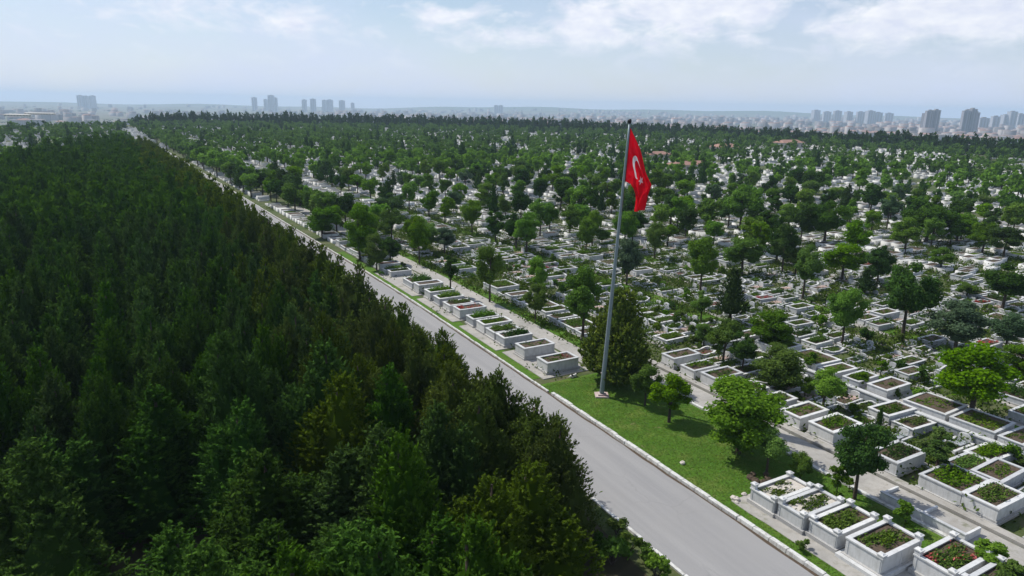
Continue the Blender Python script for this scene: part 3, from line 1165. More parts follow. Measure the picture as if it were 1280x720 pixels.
cnt = {1: len(ROADROW), 2: len(PATHROW)}
for a in sorted(auto[:NIND], key=lambda a: (a[3], a[0])):
    s_, t0, k_, ri, x, y, u = a
    rr = random.Random(int(s_ * 100) + ri)
    v_ = rr.randrange(len(GRAVES[k_]))
    p_ = rr.choice([0, 1, 2, 3, 0, 1, 2, 4, 6, 3, 0, 1, 2, 3, 1, 1, 3, 0, 6, 5])
    L_, W_, H_ = GSIZE[k_]
    rn = row_no(ri)
    cnt[rn] = cnt.get(rn, 0) + 1
    # every row is named by its place behind the road, every grave by its place along it
    rown = nth(rn)
    lab = '%s %s, %s in %s row from road' % (GLOOK[k_], PLOOK[p_], nth(cnt[rn]), rown)
    zz = .5 if ROWS[ri][0] == 20.0 else .02
    hp = {'scallop': H_ * .5, 'flat': H_ - .05}.get(k_, H_ - .08)
    sc = rr.uniform(.80, .95) if t0 > 24 else rr.uniform(.88, 1.0)
    spawn(GNAME[k_], lab, 'grave', 'graves in the cemetery rows', (x, y, zz), head(s_) + rr.uniform(-.05, .05), GRAVES[k_][v_] + [plant_part(p_, L_, W_, hp)], (sc, sc * rr.uniform(.92, 1.03), sc * rr.uniform(.5, .95)))
stuff_g = [(a[4], a[5], head(a[0]), GSIZE[a[2]], a[6]) for a in auto[NIND:]]
# farther ground: graves in rows of their own directions, block by block
for bi in range(1500):
    rr = random.Random(900 + bi)
    D = math.sqrt(rr.uniform(120 ** 2, 600 ** 2)); az = rr.uniform(-40, 41)
    if D > edge(az) - 25:
        continue
    bx, by = D * math.sin(rad(az)), D * math.cos(rad(az))
    s_, t_ = to_st(bx, by)
    if t_ < 118 and s_ < 430 and t_ > -8:
        continue
    if t_ < 0 and s_ < 290:
        continue
    ang = rad(30 + rr.choice([0, 0, 90, 0, 12]))
    for i in range(rr.randint(5, 13)):
        for j in range(rr.randint(1, 4)):
            if rr.random() < .2:
                continue
            lx, ly = j * 4.2 + rr.uniform(-.4, .4), i * 2.3 + rr.uniform(-.3, .3)
            x, y = bx + lx * math.cos(ang) - ly * math.sin(ang), by + lx * math.sin(ang) + ly * math.cos(ang)
            if seen(x, y, 0, 5):
                stuff_g.append((x, y, ang, (2.4, rr.uniform(1.3, 2.2), rr.uniform(.5, 1.1)), rr.random()))


def build_far_graves():
    V, Q, MI, T = [], [], [], []
    for x, y, h, (L, W, H), u in stuff_g:
        rr = random.Random(int(x * 31 + y * 17))
        c, s = math.cos(h), math.sin(h)
        b = len(V)
        H *= rr.uniform(.5, 1.05); L *= .84; W *= .84
        o = rect(0, L, -W / 2, W / 2); i_ = rect(.13, L - .13, -W / 2 + .13, W / 2 - .13)
        pts = [(p, -.02) for p in o] + [(p, H) for p in o] + [(p, H) for p in i_] + [(p, H - .08) for p in i_]
        V += [(x + p[0] * c - p[1] * s, y + p[0] * s + p[1] * c, z) for p, z in pts]
        for k in range(4):
            j = (k + 1) % 4
            Q += [(b + k, b + j, b + 4 + j, b + 4 + k), (b + 4 + k, b + 4 + j, b + 8 + j, b + 8 + k)]
            MI += [0, 0]
        Q.append((b + 12, b + 13, b + 14, b + 15)); MI.append(1 if u < .5 else (2 if u < .8 else 0))
        T += [rr.random()] * 16
    link('distant_graves', mesh('distant_graves', V, Q, ['far_marble', 'soil', 'weed'], MI, T), kind='stuff',
         label='countless white graves in the rows farther back between the trees')


build_far_graves()

# low walls and slabs along the path (white enclosure with three bays)
def low_wall(s0, s1, t0, t1, h, label, name='low_wall'):
    m = MB()
    L = s1 - s0
    m.box(0, .14, 0, L, 0, h); m.box(.14, t1 - t0, 0, .12, 0, h - .02); m.box(.14, t1 - t0, L - .12, L, 0, h - .02)
    m.box(.14, t1 - t0, L / 2 - .06, L / 2 + .06, 0, h - .03)
    cp = MB(); cp.box(-.03, .17, -.03, L + .03, h, h + .05)
    sl = MB(); sl.box(.14, t1 - t0 - .01, .12, L - .12, 0, h * .55)
    x, y = st(s0, t0)
    spawn(name, label, 'wall', None, (x, y, .055), head(s0), [('wall', m.mesh('wall', ['marble'])), ('coping', cp.mesh('coping', ['marble'])), ('slab', sl.mesh('slab', ['concrete']))])


low_wall(-4.6, -.3, 8.25, 9.7, .42, 'low white walled plot beside the path below the lawn')
m_ = MB()
m_.box(0, .3, 0, 21.5, 0, .62)
x, y = st(-5.0, 19.42)
cp = MB(); cp.box(-.05, .35, -.05, 21.55, .62, .70)
spawn('terrace_wall', 'long pale retaining wall below a raised row of graves', 'wall', None, (x, y, 0), head(0), [('wall', m_.mesh('wall', ['grey_marble'])), ('coping', cp.mesh('coping', ['marble']))])

# ------------------------------------------------------------------ trees of the cemetery, placed where the photograph has them
HT = [  # base u, v, top v, crown width px, prototype, look
    (450, 325, 253, 44, 'leaf_mid', 'broad green tree beside the road where the forest edge meets it'),
    (471, 338, 291, 30, 'leaf_mid', 'small round tree beside the road next to a larger one'),
    (488, 331, 296, 34, 'leaf_dark', 'low dark round tree beside the roadside graves'),
    (518, 318, 265, 34, 'leaf_mid', 'round tree left of a touching pair behind the roadside graves'),
    (532, 315, 268, 36, 'leaf_fresh', 'fresh green tree right of a touching pair behind the roadside graves'),
    (590, 293, 248, 30, 'leaf_fresh', 'lollipop shaped green tree with bare trunk among grey graves'),
    (658, 318, 263, 42, 'leaf_fresh', 'bright rounded tree with clear trunk in the middle of the graves'),
    (556, 318, 284, 30, 'leaf_blue', 'pale loose tree near the path behind the roadside graves'),
    (563, 371, 311, 22, 'narrow', 'narrow dark tree growing at the end of the roadside graves'),
    (612, 378, 301, 40, 'leaf_mid', 'tall thin-trunked tree beside the path behind the roadside row'),
    (669, 404, 352, 34, 'leaf_mid', 'round-headed tree on a straight trunk beside the path'),
    (673, 370, 319, 34, 'leaf_fresh', 'light green tree behind the round-headed path tree'),
    (728, 426, 333, 60, 'leaf_mid', 'large leafy tree between the path and the flagpole'),
    (687, 290, 253, 26, 'leaf_mid', 'small tree in the long tree line behind the graves'),
    (712, 298, 256, 32, 'leaf_mid', 'rounded tree near the small grass clearing'),
    (403, 297, 255, 42, 'leaf_mid', 'wide dark green tree over the road kerb by the bend'),
    (421, 291, 257, 32, 'leaf_mid', 'green tree beside the wide one near the road kerb'),
    (490, 274, 240, 42, 'leaf_dark', 'spreading dark tree behind the roadside trees'),
    (740, 307, 262, 30, 'leaf_fresh', 'upright green tree left of the flagpole on the grass clearing'),
    (752, 308, 285, 22, 'leaf_fresh', 'small round tree left of the flagpole shaft'),
    (783, 356, 297, 40, 'leaf_blue', 'bluish green tree right beside the flagpole shaft'),
    (772, 478, 361, 84, 'gold', 'big golden-green ovoid tree behind the flagpole foot'),
    (806, 507, 454, 40, 'leaf_mid', 'small round lawn tree nearest the golden tree'),
    (836, 528, 468, 60, 'leaf_mid', 'round lawn tree with dark soil ring under it'),
    (818, 324, 276, 30, 'leaf_fresh', 'bright green tree below the hanging flag'),
    (834, 308, 280, 28, 'leaf_mid', 'green tree right of the flag bottom'),
    (790, 302, 262, 42, 'leaf_dark', 'dark dense tree behind the flagpole below the flag'),
    (838, 284, 242, 40, 'leaf_dark', 'large dark round tree right of the flag'),
    (875, 366, 290, 42, 'leaf_mid', 'tall tree with two-tone crown right of the flagpole'),
    (881, 291, 238, 26, 'leaf_dark', 'slender dark tree standing above the grave rows'),
    (924, 294, 231, 52, 'leaf_fresh', 'large bright green tree standing out of the mid rows'),
    (927, 344, 294, 52, 'leaf_mid', 'wide spreading tree over a row of square graves'),
    (912, 404, 336, 34, 'cone', 'dark pointed tree with thin trunk over the grave rows'),
    (876, 400, 369, 30, 'leaf_fresh', 'little spreading tree among low graves behind the golden tree'),
    (903, 456, 398, 48, 'leaf_mid', 'first of three dark trees behind the lawn graves'),
    (927, 468, 412, 36, 'leaf_dark', 'second dark tree with forked stems behind the lawn'),
    (879, 435, 402, 26, 'leaf_mid', 'small tree left of the three dark trees'),
    (964, 440, 386, 58, 'leaf_mid', 'dense round tree right of the forked dark tree'),
    (975, 487, 429, 64, 'leaf_mid', 'big dense tree above the light green lawn tree'),
    (977, 343, 278, 36, 'leaf_dark', 'dark tall tree left of a lighter round one in mid rows'),
    (994, 343, 308, 36, 'leaf_fresh', 'light round tree beside a dark tall one in mid rows'),
    (985, 288, 254, 38, 'leaf_fresh', 'pale green round tree in the farther mid rows'),
    (1003, 374, 306, 42, 'leaf_fresh', 'fresh green tree on a bare slim trunk'),
    (1052, 352, 301, 52, 'leaf_mid', 'wide green tree with short trunk in mid rows'),
    (1095, 362, 307, 36, 'leaf_dark', 'dark irregular tree beside the wide short-trunked one'),
    (1127, 426, 322, 60, 'leaf_dark', 'very tall dark tree with long bare trunk'),
    (1052, 431, 356, 44, 'leaf_fresh', 'bright round-headed tree on a slim trunk over boxy graves'),
    (1030, 307, 246, 50, 'leaf_dark', 'dark twin-stemmed tree in the farther rows'),
    (1157, 305, 246, 60, 'leaf_dark', 'broad dark tree standing over a white row'),
    (1192, 445, 376, 64, 'leaf_blue', 'loose greyish green tree over the raised row'),
    (1256, 439, 389, 40, 'leaf_blue', 'thin pale tree near the frame border, far row'),
    (1252, 389, 327, 50, 'leaf_dark', 'dense dark tree on a grass strip near the frame border'),
    (1253, 325, 282, 38, 'leaf_dark', 'dark cone-like tree near the frame border'),
    (1227, 319, 277, 34, 'leaf_mid', 'green tree beside the dark border tree'),
    (1207, 375, 352, 26, 'leaf_mid', 'low bushy tree on a grass strip'),
    (1175, 339, 309, 30, 'leaf_mid', 'small tree under the broad dark one'),
    (1080, 369, 336, 22, 'cone', 'small dark pointed tree in mid rows'),
    (1211, 527, 431, 92, 'leaf_mid', 'big leafy tree with bent trunk rising before the raised row'),
    (922, 567, 471, 100, 'leaf_fresh', 'largest light green tree at the lawn edge with open crown'),
    (958, 592, 535, 48, 'leaf_fresh', 'small tree with a rocky soil ring on the lawn'),
    (999, 605, 564, 30, 'leaf_mid', 'little tree at the lawn edge by the path'),
    (1028, 514, 460, 52, 'leaf_fresh', 'bright spreading tree at the end of the path row'),
    (1005, 500, 470, 22, 'leaf_mid', 'thin small tree left of the bright spreading one'),
    (1068, 624, 515, 64, 'dleaf', 'dark leaning tree growing beside the path near the posted graves'),
    (1168, 596, 543, 34, 'narrow', 'dark slim tree behind a white path-side grave'),
    (1098, 535, 510, 9, 'cone', 'tiny dark cypress above the leaning dark tree'),
    (1130, 318, 272, 40, 'leaf_mid', 'mid green tree left of the broad dark tree'),
    (1195, 305, 268, 44, 'leaf_mid', 'rounded tree right of the broad dark tree'),
    (955, 300, 262, 30, 'leaf_dark', 'dark tree between two brighter ones'),
    (870, 335, 300, 26, 'leaf_mid', 'small tree behind the two-tone tree'),
    (640, 300, 268, 24, 'leaf_dark', 'dark little tree behind the lollipop tree'),
    (610, 262, 228, 34, 'leaf_mid', 'rounded tree in the long tree line'),
    (1272, 470, 430, 40, 'leaf_mid', 'green tree cut by the frame border'),
]
tree_xy = []


def put_tree(key, x, y, h, cw, label, group=None, name='broadleaf_tree', z=0.0, rs=None):
    v = R.randrange(len(PROTO[key]))
    tr, cr = PROTO[key][v]
    base_h = 2.0 if key.endswith('young') else (7.2 if key.startswith('forest') else 6.0)
    base_r = {'near_narrow': 1.15, 'near_young': .6, 'near_cone': 1.5, 'mid_cone': 1.6, 'forest_green': 2.0, 'forest_green_mid': 2.0}.get(key, 2.3 if key.startswith('forest') else 2.1)
    sz = h / base_h
    sx = (cw / 2) / base_r
    o = spawn(name, label, 'tree', group, (x, y, z), R.uniform(0, 6.28), [('trunk', tr), ('crown', cr)], (sx, sx, sz))
    tree_xy.append((x, y))
    return o


KEYMAP = {'gold': 'near_leaf_gold', 'narrow': 'near_narrow', 'cone': 'near_cone', 'dleaf': 'near_leaf_dark'}
GT = 'trees among the near graves'
for u, v, vt, w, k, lab in HT:
    x, y = unproj(u, v)
    D = math.hypot(x, y)
    h = height_for(x, y, vt)
    cw = w * math.sqrt(D * D + 300) / F_PX
    key = KEYMAP.get(k, 'near_' + k)
    if lab.startswith(('largest', 'broad green', 'fresh green tree right', 'dense round', 'big dense', 'small round tree beside', 'rounded tree in', 'wide dark green')) and 'low_' + k in PROTO:
        key = 'low_' + k
    put_tree(key, x, y, h, cw * (1.1 if k == 'gold' else 1.02), lab, GT, 'cypress_tree' if k == 'cone' else 'broadleaf_tree')
YT = [(1044, 627, 581, 28, 'young tree right beside the leaning dark tree on the lawn'), (1061, 613, 597, 14, 'tiny young tree behind the leaning dark trunk'),
      (1129, 664, 624, 27, 'slim young tree alone on the grass behind the posted graves'), (1226, 710, 670, 46, 'bushy young tree beside the walled plot and path'),
      (1262, 735, 697, 40, 'leafy young tree in the bottom corner'), (690, 335, 315, 12, 'young tree among grey graves near the centre'), (843, 412, 388, 14, 'young tree behind the golden tree'),
      (858, 380, 358, 12, 'young tree left of the two-tone tree'), (950, 512, 480, 18, 'young tree between the lawn trees and graves'), (1012, 470, 440, 22, 'young tree under the dense round tree'),
      (1100, 470, 448, 16, 'young tree beside the tall bare trunk'), (1075, 490, 465, 20, 'young tree in a weedy row'), (1150, 480, 458, 20, 'young tree near the raised row')]
for u, v, vt, w, lab in YT:
    x, y = unproj(u, v)
    D = math.hypot(x, y)
    put_tree('near_young', x, y, height_for(x, y, vt), w * math.sqrt(D * D + 300) / F_PX, lab, 'young trees', 'young_tree')

EA, EB = unproj(-40, 196, 6.5), unproj(133, 171, 6.5)
# tree strips and scattered trees beyond; those nearest become things, the rest one wood
cand = []
for t0, sa in ((2.4, 130), (4.6, 64), (6.2, 76), (8.2, 62), (24.0, 60), (37.2, 52), (51.5, 42), (56.5, 60), (66, 40), (70, 60), (86, 26), (92, 40), (103, 20), (116, 10)):
    rr = random.Random(int(t0 * 10))
    s_ = sa
    while s_ < 430:
        x, y = st(s_, t0 + rr.uniform(-.9, .9))
        cand.append((x, y, rr.uniform(4.4, 7.0), rr.random()))
        s_ += rr.uniform(3.4, 9.0)
rr = random.Random(77)
for i in range(9000):
    D = math.sqrt(rr.uniform(85 ** 2, 650 ** 2)); az = rr.uniform(-42, 42)
    e = edge(az)
    if D > e:
        continue
    x, y = D * math.sin(rad(az)), D * math.cos(rad(az))
    s_, t_ = to_st(x, y)
    if -7 < t_ < 1.2 and s_ < 500:
        continue
    if t_ <= -6 and s_ < 290 and (EB[0] - EA[0]) * (y - EA[1]) - (EB[1] - EA[1]) * (x - EA[0]) < 0:
        continue
    dens = .22 + .36 * min(1, max(0, (D - 130) / 260)) + .28 * math.sin(x * .021 + 1) * math.sin(y * .017 + 2)
    if az > 12 and 120 < D < 330:
        dens += .30
    if D > e - 45:
        dens = 1.0
    if az < -24 and D < e - 45 or az < -29:
        dens *= .85
    if rr.random() > dens:
        continue
    cand.append((x, y, rr.uniform(3.4, 6.8), rr.random()))
cand = [c for c in cand if seen(c[0], c[1], 2, 20)]
cand.sort(key=lambda c: math.hypot(c[0], c[1]))
kept = []
cells = {}
for x, y in tree_xy:
    cells.setdefault((int(x // 4), int(y // 4)), []).append((x, y))
for c in cand:
    i, j = int(c[0] // 4), int(c[1] // 4)
    if any((c[0] - p[0]) ** 2 + (c[1] - p[1]) ** 2 < 9.0 for a in (-1, 0, 1) for b in (-1, 0, 1) for p in cells.get((i + a, j + b), ())):
        continue
    cells.setdefault((i, j), []).append((c[0], c[1]))
    kept.append(c)
n_ind = 300 - len(HT) + 3
rank = {}
TONE = {'leaf_fresh': 'light green', 'leaf_mid': 'mid green', 'leaf_dark': 'dark green', 'leaf_blue': 'greyish green'}
ind = []
for x, y, h, u in kept[:n_ind]:
    s_, t_ = to_st(x, y)
    ind.append((int(max(0, t_) // 12), s_, t_, x, y, h, u))
ind.sort()
for band, s_, t_, x, y, h, u in ind:
    D = math.hypot(x, y)
    rank[band] = rank.get(band, 0) + 1
    k = 'leaf_fresh' if u < .26 else 'leaf_mid' if u < .62 else 'leaf_dark' if u < .84 else 'leaf_blue' if u < .89 else 'cone'
    tone = TONE.get(k, 'dark pointed')
    lab = '%s tree, %s along the %s belt of graves counted from the road' % (tone, nth(rank[band]), nth(band + 1))
    near = 'near_' if D < 100 else 'mid_'
    if k == 'cone':
        put_tree(near + 'cone', x, y, h * .9, h * R.uniform(.42, .55), lab, 'trees farther along the grave belts', 'cypress_tree')
    else:
        put_tree(near + k, x, y, h, h * R.uniform(.6, .85), lab, 'trees farther along the grave belts')


def far_crown(rs, n, conical):
    if conical:
        V, T = crown_conifer(rs, 1.0, .34, .04, n // 3, 3, .12, .13, .75)
    else:
        V, T, L = crown_broad(rs, 1.0, .42, .14, n, .15, 9, 0 if n < 60 else .6)
    return V, T


def build_wood(name, items, cards, label, mats):
    """one mass of trees: crowns of leaf clumps over short trunks"""
    rs = np.random.RandomState(5)
    protos = [far_crown(rs, cards, False) for _ in range(8)] + [far_crown(rs, cards, True) for _ in range(5)]
    VV, TT, MM = [], [], []
    for x, y, h, w, con, mi, tn in items:
        V, T = protos[rs.randint(8, 13) if con else rs.randint(0, 8)]
        a = rs.uniform(0, 6.28)
        c, s = math.cos(a), math.sin(a)
        z = ground_z(x, y)
        W = np.empty_like(V)
        W[:, :, 0] = (V[:, :, 0] * c - V[:, :, 1] * s) * w + x
        W[:, :, 1] = (V[:, :, 0] * s + V[:, :, 1] * c) * w + y
        W[:, :, 2] = V[:, :, 2] * h + z
        VV.append(W); TT.append(np.clip(T * .75 + tn, 0, 1)); MM.append(np.full(len(V), mi))
        # trunk: two crossed slats are too thin to see, a four-sided stem reads
        r = .10 * h / 6
        top = h * .4
        q = np.array([[(-r, -r, 0), (r, -r, 0), (r, -r, top), (-r, -r, top)], [(r, -r, 0), (r, r, 0), (r, r, top), (r, -r, top)],
                      [(r, r, 0), (-r, r, 0), (-r, r, top), (r, r, top)], [(-r, r, 0), (-r, -r, 0), (-r, -r, top), (-r, r, top)]], float) + np.array([x, y, z])
        VV.append(q); TT.append(np.full(4, .5)); MM.append(np.full(4, len(mats) - 1))
    V = np.concatenate(VV); T = np.concatenate(TT); M = np.concatenate(MM)
    n = len(V)
    me = mesh(name, V.reshape(-1, 3), np.arange(n * 4).reshape(n, 4), mats, M, np.repeat(T, 4))
    return link(name, me, kind='stuff', label=label)


far1, far2 = [], []
for x, y, h, u in kept[n_ind:]:
    D = math.hypot(x, y)
    mi = 0 if u < .32 else 1 if u < .80 else 2
    it = (x, y, h, h * R.uniform(.75, 1.0), u > .86, mi, R.uniform(0, .4))
    (far1 if D < 260 else far2).append(it)
# the dark pine line that closes the cemetery
for k in range(480):
    az = -28.5 + 66.5 * k / 479 + R.uniform(-.1, .1)
    e = edge(az) + R.uniform(-8, 8)
    hh = float(np.interp(az, [-38, -33, -28, -24, 0, 10, 24, 30, 38], [6, 6.5, 9, 11, 10.5, 9.5, 8, 9, 8.5])) * R.uniform(.82, 1.15)
    far2.append((e * math.sin(rad(az)), e * math.cos(rad(az)), hh, hh * R.uniform(.75, 1.15), R.random() < .8, 2, R.uniform(-.1, .1)))
build_wood('distant_wood', far1, 220, 'mass of rounded trees across the middle cemetery', ['leaf_fresh', 'leaf_mid', 'leaf_dark', 'bark'])
build_wood('horizon_wood', far2, 90, 'mass of trees toward the horizon ending in dark pines', ['leaf_fresh', 'leaf_mid', 'leaf_dark', 'bark'])

# ------------------------------------------------------------------ conifer plantation left of the road
rr = random.Random(12)
forest = []
EA, EB = unproj(-40, 196, 6.5), unproj(133, 171, 6.5)      # where the plantation ends
row = 0
t0 = -8.9
while t0 > -150:
    s_ = -46 + rr.uniform(0, 2)
    while s_ < 275:
        x, y = st(s_ + rr.uniform(-.5, .5), t0 + rr.uniform(-.5, .5))
        D = math.hypot(x, y)
        inside = (EB[0] - EA[0]) * (y - EA[1]) - (EB[1] - EA[1]) * (x - EA[0]) < 0
        if D > 11 and y > 4 and inside and seen(x, y, 7, 60) and not (row == 0 and s_ < 4.6) and not (row == 1 and s_ < .5) and not (row == 2 and s_ < -3.5) and not (D < 34 and row > 0 and rr.random() < .48):
            forest.append((D, x, y, row, rr.uniform(5.5, 7.1) if row == 0 else rr.uniform(5.0, 7.8) * (rr.uniform(.95, 1.2) if row > 2 else 1), rr.random()))
        s_ += rr.uniform(2.5, 3.3) if row == 0 else rr.uniform(2.2, 3.1)
    row += 1
    t0 -= 2.6
forest.sort()
NF = 300
fr = sorted(forest[:NF], key=lambda f: (f[3], f[0]))
cntf = {}
far3 = []
for D, x, y, row, h, u in fr:
    cntf[row] = cntf.get(row, 0) + 1
    olive = row == 0 or (row == 1 and u < .8) or (row == 2 and u < .5) or (row == 3 and u < .2)
    key = ('forest_olive' if olive else 'forest_green') + ('' if D < 48 else '_mid')
    if row == 0:
        lab = 'olive bushy conifer, %s from the near end of the row along the road' % nth(cntf[row])
    else:
        lab = '%s conifer, %s from the near end of the %s plantation row from the road' % ('olive' if olive else 'dark green', nth(cntf[row]), nth(row + 1))
    put_tree(key, x, y, h, R.uniform(4.5, 5.6) if row == 0 else R.uniform(4.8, 6.6) if D < 35 else R.uniform(3.5, 4.5), lab, 'conifers of the plantation', 'conifer_tree')
for D, x, y, row, h, u in forest[NF:]:
    olive = row == 0 or (row == 1 and u < .8) or (row == 2 and u < .5) or (row == 3 and u < .2)
    far3.append((x, y, h, h * R.uniform(.85, 1.1), True, 1 if olive else 0, R.uniform(-.25, .4)))


def far_crown2(rs, n):
    return crown_conifer(rs, 1.0, .30, .05, n // 4, 4, .09, .065, .75)


_keep = far_crown
far_crown = lambda rs, n, con: far_crown2(rs, n) if con else _keep(rs, 40, False)
build_wood('conifer_wood', far3, 300, 'dense mass of conifers in the far part of the plantation', ['needle_green', 'needle_olive', 'bark'])
far_crown = _keep

# roadside undergrowth between the first conifers and the kerb
k = 0
for u, v, w, key, lab in ((770, 668, 40, 'shrub_weed', 'pale dry bush in the gap by the forest kerb'), (786, 690, 46, 'shrub_weed', 'leafy bush leaning over the forest kerb'),
                          (806, 702, 40, 'shrub_mid', 'green bush against the forest kerb near the frame bottom'), (765, 706, 60, 'shrub_mid', 'larger bush under the nearest olive conifer'),
                          (820, 722, 46, 'shrub_mid', 'bush at the frame bottom beside the forest kerb'), (745, 690, 40, 'shrub_dark', 'dark bush in the shade of the nearest conifer')):
    x, y = unproj(u, v)
    st_, fo = PROTO[key][k % 3]
    sc = w / 1.2 * math.hypot(x, y) / F_PX
    spawn('shrub', lab, 'shrub', 'bushes by the forest kerb', (x, y, 0), R.uniform(0, 6), [('stem', st_), ('foliage', fo)], (sc, sc, sc * 1.1))
    k += 1
x, y = st(-1.2, .9)
st_, fo = PROTO['shrub_weed'][1]
spawn('shrub', 'bright leafy bush in the grass between kerb and posted graves', 'shrub', None, (x, y, 0), 1, [('stem', st_), ('foliage', fo)], (.75, .75, .8))

# shrubs between the graves
sh = []
rr = random.Random(55)
for ri, (t0, sa, sb, _n) in enumerate(ROWS[:22]):
    s_ = sa
    while s_ < 80:
        s_ += rr.uniform(.6, 2.2) if 13 < t0 < 24 else rr.uniform(1.2, 6.5)
        tt = t0 + (rr.uniform(-.9, 2.9) if 13 < t0 < 24 else rr.choice([-.75, -.6, 3.1, 3.3, 1.2])) + rr.uniform(-.2, .2)
        x, y = st(s_, tt)
        if 8.0 < tt < 10.6 and s_ < 22:
            continue
        if seen(x, y, 0, 20):
            sh.append((math.hypot(x, y), x, y, ri, s_, rr.choice([.5, .6, .7, .9, 1.2]) * rr.uniform(.85, 1.15), rr.random()))
sh.sort()
rk = {}
for D, x, y, ri, s_, sc, u in sorted(sh[:290], key=lambda a: (row_no(a[3]), a[4])):
    key = 'shrub_weed' if u < .5 else 'shrub_mid' if u < .8 else 'shrub_dark'
    ri = row_no(ri)
    rk[ri] = rk.get(ri, 0) + 1
    st_, fo = PROTO[key][int(u * 97) % len(PROTO[key])]
    lab = '%s shrub, %s along the %s row of graves from the road' % ({'shrub_weed': 'weedy light', 'shrub_mid': 'leafy green', 'shrub_dark': 'dark'}[key], nth(rk[ri]), nth(ri))
    spawn('shrub', lab, 'shrub', 'shrubs between the graves', (x, y, 0), R.uniform(0, 6.28), [('stem', st_), ('foliage', fo)], (sc, sc, sc * R.uniform(.7, 1.2)))


def build_weeds():
    rs = np.random.RandomState(9)
    VV, TT = [], []
    k = 0
    while k < 15000:
        D = math.sqrt(rs.uniform(30 ** 2, 150 ** 2)); az = rs.uniform(-20, 40)
        x, y = D * math.sin(rad(az)), D * math.cos(rad(az))
        k += 1
        s_, t_ = to_st(x, y)
        if t_ < 8.0 and s_ < 21.5 or t_ < 1.0 or (5.0 < t_ < 11.1 and s_ < 21) or (5.4 < t_ < 7.6) or (t_ < 5.4 and rs.uniform() < .9):
            continue
        n = rs.randint(14, 34)
        r = rs.uniform(.2, .6); hs_ = rs.uniform(.6, 2.2)
        P = np.stack([x + rs.normal(size=n) * r, y + rs.normal(size=n) * r, np.abs(rs.normal(size=n)) * .16 * hs_ + .02], 1)
        V = leaf_cards(P, np.tile([[0, 0, 1.0]], (n, 1)), .15, .28, rs, .3)
        VV.append(V); TT.append(np.clip(rs.uniform(0, 1, n) * .7 + rs.uniform(-.2, .4), 0, 1))
    V = np.concatenate(VV)
    n = len(V)
    link('ground_cover', mesh('ground_cover', V.reshape(-1, 3), np.arange(n * 4).reshape(n, 4), ['weed'], None, np.repeat(np.concatenate(TT), 4)), kind='stuff', label='low weeds growing between the graves')
    # short grass on the lawn, densest where the photo is nearest
    VV, TT = [], []
    N = 26000
    s_ = rs.uniform(-8, 21, N); t_ = rs.uniform(.32, 7.7, N)
    keep = ~((s_ < 3.3) & (t_ > 1.05) & (t_ < 5.3))
    s_, t_ = s_[keep], t_[keep]
    h = rad(29.6)
    P = np.stack([12.5 - math.sin(h) * s_ + math.cos(h) * t_, 28.6 + math.cos(h) * s_ + math.sin(h) * t_, np.full(len(s_), .035)], 1)
    V = leaf_cards(P, np.tile([[0, 0, 1.0]], (len(P), 1)), .05, .10, rs, .7)
    n = len(V)
    link('grass', mesh('grass', V.reshape(-1, 3), np.arange(n * 4).reshape(n, 4), ['weed'], None, np.repeat(rs.uniform(0, .9, n), 4)), kind='stuff', label='mown grass blades of the lawn')


build_weeds()

